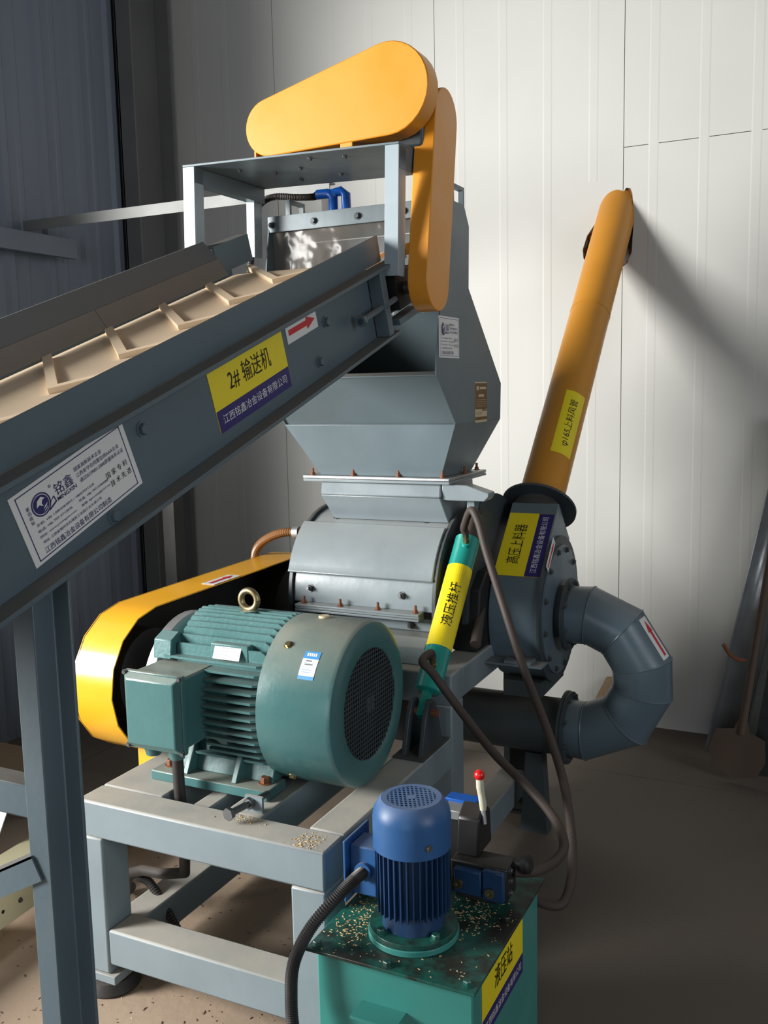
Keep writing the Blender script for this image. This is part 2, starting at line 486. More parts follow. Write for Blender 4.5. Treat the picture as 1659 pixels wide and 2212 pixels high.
COMPANY = '\u6c5f\u897f\u94ed\u946b\u51b6\u91d1\u8bbe\u5907\u6709\u9650\u516c\u53f8'
def ring_poly(cx, cy, rx, ry, t0, n=28):
    """ring as quads"""
    q = []
    for i in range(n):
        a, b = 2 * PI * i / n, 2 * PI * (i + 1) / n
        q.append([(cx + rx * math.cos(a), cy + ry * math.sin(a)), (cx + rx * math.cos(b), cy + ry * math.sin(b)),
                  (cx + rx * t0 * math.cos(b), cy + ry * t0 * math.sin(b)), (cx + rx * t0 * math.cos(a), cy + ry * t0 * math.sin(a))])
    return q
def info_label(parent, fn, w, h):
    """white maker's sticker with emblem, contact lines and border"""
    X = lambda a: (a - 0.5) * w
    Y = lambda a: (a - 0.5) * h
    T = []
    nav = 'ink_navy'
    T.append(('\u94ed\u946b', X(0.395), Y(0.735), w * 0.155, h * 0.165, nav, 0, 0.02))
    T.append(('MINGXIN', X(0.40), Y(0.61), w * 0.165, h * 0.055, nav, 0, 0.012))
    T.append(('\u00ae', X(0.295), Y(0.83), w * 0.022, h * 0.045, nav))
    for k, ch in enumerate('\u8457\u540d\u5546\u6807'):
        T.append((ch, X(0.095), Y(0.74 - k * 0.065), w * 0.026, h * 0.055, nav))
    T.append(('\u56fd\u5bb6\u9ad8\u65b0\u6280\u672f\u4f01\u4e1a', X(0.63), Y(0.81), w * 0.25, h * 0.062, nav, 0, 0.008))
    T.append(('\u6c5f\u897f\u7701\u5b88\u5408\u540c\u91cd\u4fe1\u7528AAA\u4f01\u4e1a', X(0.705), Y(0.72), w * 0.40, h * 0.062, nav, 0, 0.008))
    T.append(('\u901a\u8fc7ISO9001:2000\u8d28\u91cf\u4f53\u7cfb\u8ba4\u8bc1', X(0.725), Y(0.63), w * 0.41, h * 0.062, nav, 0, 0.008))
    T.append(('\u624b\u673a: +86 13803583893 / 18607971528', X(0.36), Y(0.475), w * 0.50, h * 0.042, nav))
    T.append(('\u7535\u8bdd: +86 797-5712836', X(0.25), Y(0.395), w * 0.29, h * 0.042, nav))
    T.append(('\u4f20\u771f: +86 797-5700988', X(0.59), Y(0.395), w * 0.27, h * 0.042, nav))
    T.append(('\u7f51\u5740: www.jxmingxin.com', X(0.26), Y(0.315), w * 0.31, h * 0.042, nav))
    T.append(('\u90ae\u7bb1: ligenming@263.net', X(0.60), Y(0.315), w * 0.27, h * 0.042, nav))
    T.append(('\u5730\u5740: \u6c5f\u897f\u7701\u8d63\u5dde\u5e02\u77f3\u57ce\u53bf\u5de5\u4e1a\u56ed\u5de5\u4e1a\u5927\u905315\u53f7', X(0.37), Y(0.235), w * 0.52, h * 0.042, nav))
    T.append((COMPANY + '\u5236\u9020', X(0.40), Y(0.125), w * 0.60, h * 0.085, nav, 0, 0.012))
    T.append(('\u56fd \u5bb6 \u4e13 \u5229', X(0.825), Y(0.44), w * 0.20, h * 0.09, 'ink', 0, 0.01))
    T.append(('\u6280 \u672f \u5148 \u8fdb', X(0.84), Y(0.30), w * 0.20, h * 0.09, 'ink', 0, 0.01))
    # emblem: ring with a wave inside and a ribbon to the right
    cx, cy, rx, ry = X(0.195), Y(0.69), w * 0.075, h * 0.155
    sh = ring_poly(cx, cy, rx, ry, 0.88) + ring_poly(cx, cy, rx * 0.80, ry * 0.80, 0.02, 24)
    white = [[(cx - rx * 0.55, cy - ry * 0.05), (cx - rx * 0.3, cy + ry * 0.45), (cx + rx * 0.15, cy + ry * 0.62), (cx + rx * 0.5, cy + ry * 0.35),
              (cx + rx * 0.2, cy + ry * 0.3), (cx + rx * 0.02, cy + ry * 0.02), (cx + rx * 0.18, cy - ry * 0.22), (cx - rx * 0.05, cy - ry * 0.1), (cx - rx * 0.2, cy + ry * 0.05)],
             [(cx + rx * 0.0, cy - ry * 0.45), (cx + rx * 0.4, cy - ry * 0.35), (cx + rx * 0.62, cy - ry * 0.12), (cx + rx * 0.3, cy - ry * 0.24)],
             [(cx - rx * 0.05, cy - ry * 0.68), (cx + rx * 0.35, cy - ry * 0.56), (cx + rx * 0.5, cy - ry * 0.42), (cx + rx * 0.25, cy - ry * 0.5)]]
    sh += [[(cx + rx * 0.55, cy - ry * 0.95), (cx + rx * 1.5, cy - ry * 0.62), (cx + rx * 1.42, cy - ry * 0.5), (cx + rx * 0.6, cy - ry * 0.8)],
           [(cx + rx * 1.42, cy - ry * 0.62), (cx + rx * 1.5, cy - ry * 0.62), (cx + rx * 1.42, cy - ry * 0.05), (cx + rx * 1.32, cy - ry * 0.08)],
           [(cx + rx * 0.82, cy - ry * 0.42), (cx + rx * 1.42, cy - ry * 0.05), (cx + rx * 1.36, cy - ry * 0.0), (cx + rx * 0.9, cy - ry * 0.3)]]
    b = 0.0016 if w > 0.2 else 0.001
    bx, by = w * 0.46, h * 0.455
    sh += [[(-bx, -by), (bx, -by), (bx, -by + b), (-bx, -by + b)], [(-bx, by - b), (bx, by - b), (bx, by), (-bx, by)],
           [(-bx, -by), (-bx + b, -by), (-bx + b, by), (-bx, by)], [(bx - b, -by), (bx, -by), (bx, by), (bx - b, by)]]
    base = label(parent, fn, w, h, [(0, 1, 'white')], T, 'maker_label', note='white maker sticker with a navy emblem and contact details', shapes=[(nav, sh)])
    vs, fs = [], []
    for poly in white:
        n = len(vs); vs += [fn(u, v, 0.0024) for u, v in poly]; fs.append(tuple(range(n, n + len(poly))))
    raw('emblem_wave', vs, fs, 'white', base)
    return base

def name_label(parent, fn, w, h, title, tw, th, frac=0.34, company=True, nu=1, nv=1, note=None, cw=0.88):
    """yellow name sticker with navy company band"""
    T = [(title, 0, h * (frac + (1 - frac) * 0.5 - 0.5), tw, th, 'ink', 0, 0.004)]
    bands = [(0, 1, 'lab_yellow')]
    if company:
        bands.append((0, frac, 'lab_navy'))
        T.append((COMPANY, 0, h * (frac * 0.52 - 0.5), w * cw, h * frac * 0.42, 'white', 0, 0.012))
    return label(parent, fn, w, h, bands, T, 'name_label', nu, nv, note)

# ------------------------------------------------------------------ the room
YW, XL, XR, YF, ZC = 4.42, -3.48, 5.4, -6.0, 6.0
def structure(o):
    o['kind'] = 'structure'
    return o

fl = structure(MB().box(XL - 0.1, XR + 0.1, YF - 0.1, YW + 0.1, -0.12, -0.012).build('floor', 'seam', smooth=0))
for y0, y1 in ((YF - 0.1, 0.2), (0.204, 3.812), (3.816, YW + 0.1)):
    for x0, x1 in ((XL - 0.1, -3.0), (-2.996, XR + 0.1)):
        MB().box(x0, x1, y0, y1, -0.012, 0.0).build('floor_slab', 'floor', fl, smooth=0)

wb = structure(MB().box(XL - 0.1, XR + 0.1, YW + 0.055, YW + 0.10, 0.0, ZC).build('wall_back', 'seam', smooth=0))
seams = [XL - 0.06, -2.742, -1.839, -0.937, -0.037, 0.863, 1.763, 2.663, 3.563, 4.463, XR + 0.05]
hole_L = [(-0.937, 2.395), (-0.955, 2.392), (-0.985, 2.385), (-1.02, 2.372), (-1.062, 2.335), (-1.098, 2.285), (-1.118, 2.225), (-1.114, 2.185), (-1.085, 2.150), (-1.03, 2.14), (-0.937, 2.135)]
hole_R = [(-0.937, 2.135), (-0.915, 2.15), (-0.895, 2.20), (-0.893, 2.26), (-0.888, 2.33), (-0.892, 2.40), (-0.896, 2.45), (-0.905, 2.475), (-0.925, 2.478), (-0.937, 2.46)]
for i in range(len(seams) - 1):
    a, b = seams[i] + 0.0015, seams[i + 1] - 0.0015
    fn = lambda p, t: V((p[0], YW + t, p[1]))
    if i == 2:
        poly = [(a, 0.0), (b, 0.0)] + [(min(x, b), z) for x, z in reversed(hole_L)] + [(b, ZC), (a, ZC)]
        MB().prism(poly, fn, 0.0, 0.05).build('wall_panel', 'wall', wb, smooth=0)
    elif i == 3:
        poly = [(a, 0.0), (b, 0.0), (b, 2.651), (a, 2.651)] + [(max(x, a), z) for x, z in reversed(hole_R)]
        MB().prism(poly, fn, 0.0, 0.05).build('wall_panel', 'wall', wb, smooth=0)
        MB().box(a, b, YW, YW + 0.05, 2.654, ZC).build('wall_panel', 'wall', wb, smooth=0)
    elif i > 3:
        MB().box(a, b, YW, YW + 0.05, 0, 2.651).build('wall_panel', 'wall', wb, smooth=0)
        MB().box(a, b, YW, YW + 0.05, 2.654, ZC).build('wall_panel', 'wall', wb, smooth=0)
    else:
        MB().box(a, b, YW, YW + 0.05, 0, ZC).build('wall_panel', 'wall', wb, smooth=0)
    # shallow raised flutes rolled into each panel
    for k in range(4):
        xc = seams[i] + (seams[i + 1] - seams[i]) * (0.145 + 0.235 * k)
        w = 0.022
        for z0, z1 in (((0.0, 2.10), (2.52, ZC)) if (i in (2, 3) and abs(xc + 0.99) < 0.16) else ((0.0, ZC),)):
            MB().prism([(xc - w, 0.0), (xc - w + 0.006, -0.0007), (xc + w - 0.006, -0.0007), (xc + w, 0.0)], lambda p, t: V((p[0], YW + p[1], t)), z0, z1).build('panel_flute', 'wall', wb, smooth=0)
# torn foam core around the pipe hole
mb = MB()
ringpts = [(x - 0.012 if x < -0.99 else x + 0.008, z) for x, z in hole_L + hole_R]
for k, (x, z) in enumerate(ringpts):
    r = 0.014 + 0.010 * random.random()
    mb.sphere((x + (0.014 if x < -0.99 else -0.006), YW + 0.030, z), r, 8, 6)
mb.build('foam_edge', 'foam', wb, smooth=0)

# left wall with the big daylight opening (outside the picture)
OY0, OY1, OZ1 = -0.55, 2.45, 3.3
wl = structure(MB().box(XL - 0.10, XL - 0.02, OY1, YW + 0.1, 0, ZC).box(XL - 0.10, XL - 0.02, YF - 0.1, OY0, 0, ZC)
               .box(XL - 0.10, XL - 0.02, OY0, OY1, OZ1, ZC).box(XL - 0.10, XL - 0.02, 0.80, OY1, 0, 1.15).build('wall_left', 'wall_left', smooth=0))  # low sill added to keep daylight off the lower right wall and floor
y = OY1 + 0.06
for y0 in [2.50, 2.75, 3.0, 3.25, 3.5, 3.75, 4.0]:
    MB().prism([(y0, 0), (y0 + 0.02, 0.018), (y0 + 0.055, 0.018), (y0 + 0.075, 0)], lambda p, t: V((XL - 0.02 + p[1], p[0], t)), 0, ZC).build('wall_rib', 'wall_left', wl, smooth=0)
    MB().prism([(y0 + 0.12, 0), (y0 + 0.128, 0.005), (y0 + 0.15, 0.005), (y0 + 0.158, 0)], lambda p, t: V((XL - 0.02 + p[1], p[0], t)), 0, ZC).build('wall_rib', 'wall_left', wl, smooth=0)
structure(MB().box(XR, XR + 0.1, YF - 0.1, -2.4, 0, ZC).box(XR, XR + 0.1, 1.2, YW + 0.1, 0, ZC).box(XR, XR + 0.1, -2.4, 1.2, 0, 1.4).box(XR, XR + 0.1, -2.4, 1.2, 3.8, ZC).build('wall_right', 'wall_left', smooth=0))  # gap in this unseen wall added for the right fill light
structure(MB().box(XL - 0.1, -1.2, YF - 0.1, YF, 0, ZC).box(2.4, XR + 0.1, YF - 0.1, YF, 0, ZC).box(-1.2, 2.4, YF - 0.1, YF, 3.6, ZC).build('wall_front', 'wall_left', smooth=0))  # gap in this unseen wall added for the front fill light
structure(MB().box(XL - 0.1, XR + 0.1, YF - 0.1, YW + 0.1, ZC, ZC + 0.1).build('ceiling', 'ceil', smooth=0))
for n, b in (('trim_1', (XL - 0.12, XL + 0.0, OY0 - 0.05, OY0, 0.0, OZ1)), ('trim_2', (XL - 0.12, XL + 0.0, OY1, OY1 + 0.05, 0.0, OZ1))):
    structure(MB().box(*b).build(n, 'steel', smooth=0))

# steel column of the building in the back-left corner
t = thing('steel_column', 'stained grey steel column standing in the dark corner behind the conveyor', 'column', (-3.40, 4.20, 0))
MB().box(-3.46, -3.45, 4.05, 4.36, 0.012, ZC).build('web', 'column', t, smooth=0)
MB().box(-3.458, -3.36, 4.05, 4.06, 0.012, ZC).build('flange', 'column', t, smooth=0)
MB().box(-3.458, -3.36, 4.36, 4.37, 0.012, ZC).build('flange', 'column', t, smooth=0)
MB().box(-3.475, -3.30, 3.98, 4.405, 0.0, 0.012).build('base_plate', 'wall_left', t, smooth=0)
t = thing('wall_girt', 'blue-grey steel girt running along the dark left wall above the conveyor belt', 'beam', (-3.43, 3.0, 2.28))
MB().box(-3.495, -3.40, 2.52, 3.62, 2.335, 2.36).build('flange', 'wall_left', t, smooth=0)
MB().box(-3.43, -3.40, 2.52, 3.62, 2.27, 2.335).build('web', 'wall_left', t, smooth=0)
# bright angle-iron rail running across behind the hopper
t = thing('angle_rail', 'bright white angle-iron rail crossing from the left wall to behind the hopper', 'rail', (-2.7, 3.4, 2.36))
MB().box(-3.495, -1.86, 3.38, 3.386, 2.378, 2.425).build('upright_leg', 'rail', t, smooth=0)
MB().box(-3.495, -1.86, 3.386, 3.43, 2.419, 2.425).build('top_leg', 'rail', t, smooth=0)
MB().box(-1.90, -1.86, 3.386, 3.392, 0.0, 2.378).build('rail_post', 'black', t, smooth=0)

# ------------------------------------------------------------------ base frame
def rect_tube(name, parent, x0, x1, y0, y1, z0, z1, mat='grey_frame', bevel=0.006):
    return MB().box(x0, x1, y0, y1, z0, z1).build(name, mat, parent, bevel=bevel)
BF = thing('machine_base_frame', 'grey square-tube base frame carrying the green motor and the crusher', 'frame', (-1.43, 2.6, 0))
ZT = 0.549
rect_tube('front_beam', BF, -1.811, -1.054, 1.80, 1.90, 0.449, ZT)
rect_tube('side_beam', BF, -1.154, -1.054, 1.9005, 2.5995, 0.449, ZT)
rect_tube('side_beam', BF, -1.811, -1.606, 1.9005, 2.5995, 0.449, ZT)
rect_tube('slide_rail', BF, -1.51, -1.455, 1.9005, 2.60, 0.449, ZT - 0.006)
rect_tube('slide_rail', BF, -1.405, -1.292, 1.9005, 2.60, 0.449, ZT - 0.002)
rect_tube('lower_rail', BF, -1.733, -1.15, 1.803, 1.90, 0.09, 0.19)
rect_tube('lower_side_rail', BF, -1.811, -1.72, 1.902, 3.359, 0.06, 0.16)
rect_tube('lower_side_rail', BF, -1.14, -1.05, 1.902, 3.359, 0.07, 0.17)
for x0, x1, y0, y1, zt in ((-1.811, -1.733, 1.80, 1.90, 0.4485), (-1.149, -1.054, 1.80, 1.90, 0.4485), (-1.79, -1.694, 3.36, 3.46, 0.6448), (-1.149, -1.054, 3.36, 3.46, 0.6448)):
    rect_tube('leg', BF, x0, x1, y0, y1, 0.062, zt)
    xc = (x0 + x1) / 2
    MB().box(xc - 0.055, xc + 0.06, y0 - 0.005, y1 + 0.005, 0.038, 0.0618).build('foot_plate', 'grey_frame', BF, bevel=0.002)
    MB().lathe([(0.075, 0), (0.078, 0.006), (0.066, 0.034), (0.05, 0.0378)], (xc, (y0 + y1) / 2, 0.0), (0, 0, 1), 28).build('rubber_foot', 'rubber', BF)
# pedestal under the crusher
rect_tube('pedestal_beam', BF, -1.79, -1.054, 2.60, 2.70, 0.645, 0.745)
rect_tube('pedestal_beam', BF, -1.79, -1.054, 3.36, 3.46, 0.645, 0.745)
rect_tube('pedestal_side', BF, -1.154, -1.056, 2.7005, 3.3595, 0.645, 0.743)
rect_tube('pedestal_side', BF, -1.79, -1.69, 2.7005, 3.3595, 0.645, 0.743)
for x0, x1 in ((-1.15, -1.054), (-1.79, -1.694)):
    rect_tube('pedestal_post', BF, x0, x1, 2.60, 2.70, 0.1705, 0.6448)
# the tensioning bolt lying across the front beam
tb = MB()
A, B = V((-1.345, 1.845, 0.575)), V((-1.325, 1.985, 0.572))
d = (B - A).normalized()
tb.lathe([(0.009, 0), (0.009, 0.14)], A, d, 14)
tb.lathe([(0.017, -0.012), (0.017, 0.0)], A, d, 6)
tb.lathe([(0.016, 0.062), (0.016, 0.074)], A, d, 6)
tb.build('tension_bolt', 'bolt', BF)
MB().box(-1.352, -1.300, 1.918, 1.926, ZT, 0.592).build('bolt_lug', 'grey_frame', BF)
# cylinder bracket on the right beam
for x0 in (-1.135, -1.082):
    MB().prism([(2.40, ZT), (2.56, ZT), (2.525, 0.66), (2.50, 0.70), (2.46, 0.70), (2.435, 0.66)], lambda p, q: V((q, p[0], p[1])), x0, x0 + 0.014).build('cylinder_bracket', 'grey_dark', BF, bevel=0.002)
MB().cyl((-1.15, 2.48, 0.665), (-1.05, 2.48, 0.665), 0.012, 14).build('pivot_pin', 'rust', BF)
MB().box(-1.153, -1.055, 2.38, 2.58, ZT + 0.0003, ZT + 0.006).build('bracket_pad', 'grey_dark', BF)

# ------------------------------------------------------------------ big green motor
MY, MZ = 2.1975, 0.775
MO = thing('electric_motor', 'large teal finned electric motor with round fan cowl on the base frame', 'motor', (-1.5, MY, 0.55))
MB().lathe([(0.10, 0), (0.172, 0.004), (0.172, 0.36), (0.10, 0.365)], (-1.715, MY, MZ), (1, 0, 0), 40).build('housing', 'teal_fin', MO)
MB().lathe([(0.05, -0.035), (0.09, -0.03), (0.10, -0.012), (0.182, -0.006), (0.202, 0.004), (0.202, 0.034), (0.175, 0.05)], (-1.738, MY, MZ), (1, 0, 0), 48).build('end_shield', 'steel', MO)
MB().cyl((-1.965, MY, MZ), (-1.76, MY, MZ), 0.03, 20).build('shaft', 'bolt', MO)
fx0, fx1 = -1.675, -1.345
def fin(dirv, off, root, tip, parent, x0=fx0, x1=fx1):
    # dirv: 0 front (-Y), 1 back (+Y), 2 top (+Z)
    cx = 0.02
    poly = [(x0, root), (x1, root), (x1, tip - 0.012), (x1 - cx, tip), (x0 + 0.008, tip), (x0, tip - 0.01)]
    th = 0.0032
    if dirv == 0: fnn = lambda p, q: V((p[0], MY - p[1], MZ + q))
    elif dirv == 1: fnn = lambda p, q: V((p[0], MY + p[1], MZ + q))
    elif dirv == 2: fnn = lambda p, q: V((p[0], MY + q, MZ + p[1]))
    else: fnn = lambda p, q: V((p[0], MY + q, MZ - p[1]))
    MB().prism(poly, fnn, off - th, off + th).build('cooling_fin', 'teal_fin', parent, smooth=0)
for k in range(-7, 6):
    z = k * 0.0225 + 0.012
    tip = math.sqrt(0.224 ** 2 - z * z)
    root = math.sqrt(max(0.0, 0.168 ** 2 - z * z)) - 0.01
    if 0 < k or k < -6:
        fin(0, z, root, tip, MO)
    else:
        fin(0, z, root, tip, MO, -1.535)
    if k % 2 == 0:
        fin(1, z, root, tip, MO)
for k in range(-7, 8):
    yy = k * 0.0225
    tip = math.sqrt(0.224 ** 2 - yy * yy)
    root = math.sqrt(max(0.0, 0.168 ** 2 - yy * yy)) - 0.01
    fin(2, yy, root, tip, MO, fx0 + 0.01 * abs(k) * 0.5, fx1)
# bosses at the end shields
for sy in (-1, 1):
    MB().prism([(0.115, 0.115), (0.115, 0.172), (0.14, 0.185), (0.178, 0.168), (0.185, 0.115)], lambda p, q: V((q, MY + sy * p[0], MZ + p[1])), -1.705, -1.645).build('boss', 'teal_fin', MO, bevel=0.003)
MB().lathe([(0.02, 0.205), (0.02, 0.228), (0.028, 0.229), (0.028, 0.234)], (-1.506, MY, MZ - 0.008), (0, 0, 1), 20).build('eye_bolt_boss', 'teal', MO)
eb = MB()
eb.tube([(-1.506 + 0.027 * math.cos(2 * PI * k / 32), MY + 0.0, 1.030 + 0.027 * math.sin(2 * PI * k / 32)) for k in range(33)], 0.0095, 12, caps=False)
eb.build('eye_bolt', 'brass', MO)
# cowl
MB().lathe([(0.212, 0.0), (0.225, 0.0), (0.225, 0.205), (0.219, 0.216), (0.205, 0.222), (0.155, 0.222), (0.150, 0.219), (0.150, 0.215), (0.215, 0.205), (0.212, 0.0)], (-1.347, MY, MZ), (1, 0, 0), 72, cap=False).build('fan_cowl', 'teal', MO)
MB().lathe([(0.02, 0), (0.17, 0.0), (0.17, 0.01), (0.02, 0.01)], (-1.19, MY, MZ), (1, 0, 0), 32).build('fan', 'black', MO)
gr = MB()
xg = -1.1285
sp = 0.0125
ca, sa = math.cos(0.0), math.sin(0.0)
for k in range(-12, 13):
    o = k * sp
    h = math.sqrt(max(0, 0.1535 ** 2 - o * o))
    if h > 0.01:
        gr.box(xg, xg + 0.002, MY + o - 0.0017, MY + o + 0.0017, MZ - h, MZ + h)
        gr.box(xg - 0.0015, xg + 0.0015, MY - h, MY + h, MZ + o - 0.0017, MZ + o + 0.0017)
gr.build('cowl_grille', 'grey_dark', MO, smooth=0)
gh = MB()
for k in range(4):
    a = k * PI / 2 + PI / 4
    gh.lathe([(0.012, 0), (0.012, 0.003)], (xg, MY + 0.016 * math.cos(a), MZ + 0.016 * math.sin(a)), (1, 0, 0), 4)
gh.build('grille_hub', 'grey_dark', MO)
for a in (127, 233):
    aa = math.radians(a)
    dd = V((0, math.cos(aa), math.sin(aa)))
    bolt('brass', V((-1.295, MY, MZ)) + dd * 0.2245, dd, MO, 'cowl_bolt')
MB().lathe([(0.014, 0), (0.016, 0.003), (0.014, 0.007)], (-1.262, MY, MZ + 0.2245), (0, 0, 1), 20).build('grease_cap', 'cream_lab', MO)
def cowl_fn(x0, a0):
    def fnn(u, v, d):
        a = math.radians(a0) - v / 0.225          # v grows towards the top
        return V((x0 + u, MY + (0.2252 + d) * math.cos(a), MZ + (0.2252 + d) * math.sin(a)))
    return fnn
def bars(rows):
    return [[(u - w_ / 2, v - h_ / 2), (u + w_ / 2, v - h_ / 2), (u + w_ / 2, v + h_ / 2), (u - w_ / 2, v + h_ / 2)] for u, v, w_, h_ in rows]
label(MO, cowl_fn(-1.212, 140), 0.046, 0.078, [(0, 1, 'white'), (0.72, 1.0, 'lab_blue'), (0, 0.12, 'lab_blue')], [], 'paper_label', 1, 8, 'small white and blue paper sticker',
      shapes=[('white', bars([(-0.012 + 0.006 * k, 0.029, 0.0045, 0.009) for k in range(5)])), ('grey', bars([(-0.004, 0.011, 0.016, 0.0035), (-0.002, 0.001, 0.022, 0.0035)])),
              ('lab_blue', bars([(0, 0.005, 0.038, 0.0006), (0, -0.006, 0.038, 0.0006), (-0.004, -0.014, 0.026, 0.0012), (-0.004, -0.020, 0.026, 0.0012)]))])
# nameplate pad
npf = flat((-1.468, 2.03, 0.925), (1, 0, 0), (0, 0.42, 0.9))
MB().box(-1.525, -1.405, 2.035, 2.10, 0.897, 0.945).build('nameplate_pad', 'teal_fin', MO, bevel=0.003)
label(MO, npf, 0.085, 0.040, [(0, 1, 'plate')], [], 'nameplate', note='small metal rating plate', shapes=[('grey', bars([(0, 0.011, 0.04, 0.002), (-0.012, 0.002, 0.03, 0.0015), (0.018, 0.002, 0.02, 0.0015), (-0.01, -0.008, 0.035, 0.0015)]))])
# feet
MB().box(-1.708, -1.326, 1.98, 2.075, 0.5495, 0.577).build('foot', 'teal', MO, bevel=0.003)
MB().box(-1.708, -1.326, 2.32, 2.415, 0.5495, 0.577).build('foot', 'teal', MO, bevel=0.003)
MB().prism([(2.03, 0.5775), (2.365, 0.5775), (2.33, 0.66), (2.06, 0.66)], lambda p, q: V((q, p[0], p[1])), -1.69, -1.34).build('foot_bridge', 'teal', MO, bevel=0.003)
for x in (-1.60, -1.44):
    for sy in (-1, 1):
        MB().prism([(0.205, 0.5772), (0.12, 0.5772), (0.12, 0.67), (0.155, 0.67)], lambda p, q: V((q, MY + sy * p[0], p[1])), x - 0.008, x + 0.008).build('foot_gusset', 'teal', MO, bevel=0.002)
bolt('bigrust', (-1.362, 2.03, 0.577), (0, 0, 1), MO, 'foot_bolt')
bolt('bigrust', (-1.675, 2.03, 0.577), (0, 0, 1), MO, 'foot_bolt')
# terminal box
TBX = MB().box(-1.695, -1.522, 1.905, 2.06, 0.69, 0.882).build('terminal_box', 'teal', MO, bevel=0.006)
tl = MB()
tl.box(-1.703, -1.513, 1.888, 1.9045, 0.68, 0.892)
tl.prism([(-1.700, 0.683), (-1.516, 0.683), (-1.516, 0.889), (-1.700, 0.889)], lambda p, q: V((p[0] + (0.016 if p[0] < -1.6 else -0.016) * (q < 1.885), q, p[1] + (0.016 if p[1] < 0.78 else -0.016) * (q < 1.885))), 1.872, 1.888)
tl.build('box_cover', 'teal', TBX, bevel=0.003)
for x, z in ((-1.697, 0.886), (-1.519, 0.886), (-1.519, 0.686), (-1.697, 0.686)):
    bolt('small', (x, 1.887, z), (0, -1, 0), TBX, 'cover_bolt')
MB().prism([(-1.522, 0.70), (-1.46, 0.67), (-1.46, 0.83), (-1.505, 0.83), (-1.522, 0.86)], lambda p, q: V((p[0], q, p[1])), 2.0, 2.07).build('box_neck', 'teal', TBX)
for x in (-1.655, -1.576):
    MB().lathe([(0.026, 0), (0.026, -0.02), (0.022, -0.034), (0.02, -0.042)], (x, 1.935, 0.69), (0, 0, 1), 12).build('cable_gland', 'teal', TBX)
mc = MB().tube([(-1.576, 1.935, 0.652), (-1.575, 1.935, 0.56), (-1.57, 1.94, 0.42), (-1.60, 1.97, 0.30), (-1.70, 2.0, 0.26), (-1.80, 2.03, 0.235), (-1.90, 2.08, 0.18), (-1.98, 2.14, 0.06), (-2.05, 2.25, 0.016)], 0.0155, 12)
tag(mc.build('motor_cable', 'rubber'), 'thick black cable dropping from the terminal box of the green motor', 'cable')

# ------------------------------------------------------------------ yellow belt guard
GX0, GX1 = -1.98, -1.835
gp = []
c0, c1, R0, R1 = V((2.1975, 0.768)), V((3.06, 0.792)), 0.219, 0.207
for k in range(9):
    a = PI / 2 + 0.03 + PI * k / 8
    gp.append((c0.x + R0 * math.cos(a), c0.y + R0 * math.sin(a)))
for k in range(9):
    a = -PI / 2 + 0.03 + PI * k / 8
    gp.append((c1.x + R1 * math.cos(a), c1.y + R1 * math.sin(a)))
BG = thing('belt_guard', 'long bright yellow belt guard between the green motor and the crusher', 'guard', (-1.9, 2.6, 0.5))
yz = lambda p, q: V((q, p[0], p[1]))
def inset(poly, d):
    n = len(poly); out = []
    for i in range(n):
        p0, p1, p2 = V(poly[i - 1]), V(poly[i]), V(poly[(i + 1) % n])
        t_ = ((p1 - p0).normalized() + (p2 - p1).normalized()).normalized()
        out.append(tuple(p1 + V((-t_.y, t_.x)) * d))
    return out
gi = inset(gp, 0.004)
ng = len(gp)
sb = MB()
sb.add([yz(p, q) for q in (GX0, GX1) for l_ in (gp, gi) for p in l_],
       [f for i in range(ng) for j in [(i + 1) % ng] for f in ((i, j, 2 * ng + j, 2 * ng + i), (ng + j, ng + i, 3 * ng + i, 3 * ng + j), (i, ng + i, ng + j, j), (2 * ng + i, 2 * ng + j, 3 * ng + j, 3 * ng + i))])
sb.build('rim', 'yellow_belt', BG, smooth=28)
MB().prism(gp, yz, GX0 + 0.002, GX0 + 0.006).build('back_plate', 'black', BG, smooth=0)
MB().lathe([(0.03, 0), (0.12, 0), (0.14, 0.004), (0.14, 0.09), (0.12, 0.094), (0.03, 0.094)], (-1.962, MY, MZ - 0.004), (1, 0, 0), 40).build('motor_pulley', 'black', BG)
MB().lathe([(0.03, 0), (0.15, 0), (0.17, 0.004), (0.17, 0.09), (0.15, 0.094), (0.03, 0.094)], (-1.962, 3.06, 0.79), (1, 0, 0), 40).build('crusher_pulley', 'black', BG)
MB().prism([(2.30, 0.550), (2.26, 0.550), (2.21, 0.470), (2.15, 0.42), (2.15, 0.55), (2.16, 0.57), (2.30, 0.57)], yz, -1.90, -1.82).build('guard_foot', 'yellow_belt', BG)
MB().box(-1.90, -1.812, 2.19, 2.23, 0.38, 0.47).build('foot_strap', 'yellow_belt', BG)
arrow_label(BG, flat((-1.862, 2.56, 0.993), (0.0, 1, 0.012), (-1, 0, 0)), 0.15, 0.05)

# ------------------------------------------------------------------ crusher
CR = thing('crusher', 'grey hammer crusher with curved lid and tall feed hopper', 'crusher', (-1.43, 3.03, 0.745))
CY, CZ, CRR = 3.03, 0.905, 0.285
x0, x1 = -1.695, -1.175
prof = [(CY + CRR * math.cos(math.radians(a)), CZ + CRR * math.sin(math.radians(a))) for a in range(0, 181, 10)]
up = [(CY + CRR, 0.895)] + prof + [(CY - CRR, 0.895)]
MB().prism(up, yz, x0, x1).build('upper_casing', 'grey_crusher', CR, bevel=0.003)
MB().prism([(2.745, 0.83), (3.315, 0.83), (3.315, 0.872), (2.745, 0.872)], yz, x0, x1).build('lower_casing', 'grey_crusher', CR, bevel=0.004)
MB().prism([(2.655, 0.7455), (3.40, 0.7455), (3.40, 0.80), (3.36, 0.8295), (2.69, 0.8295), (2.655, 0.80)], yz, -1.71, -1.165).build('base_casting', 'grey_crusher', CR, bevel=0.004)
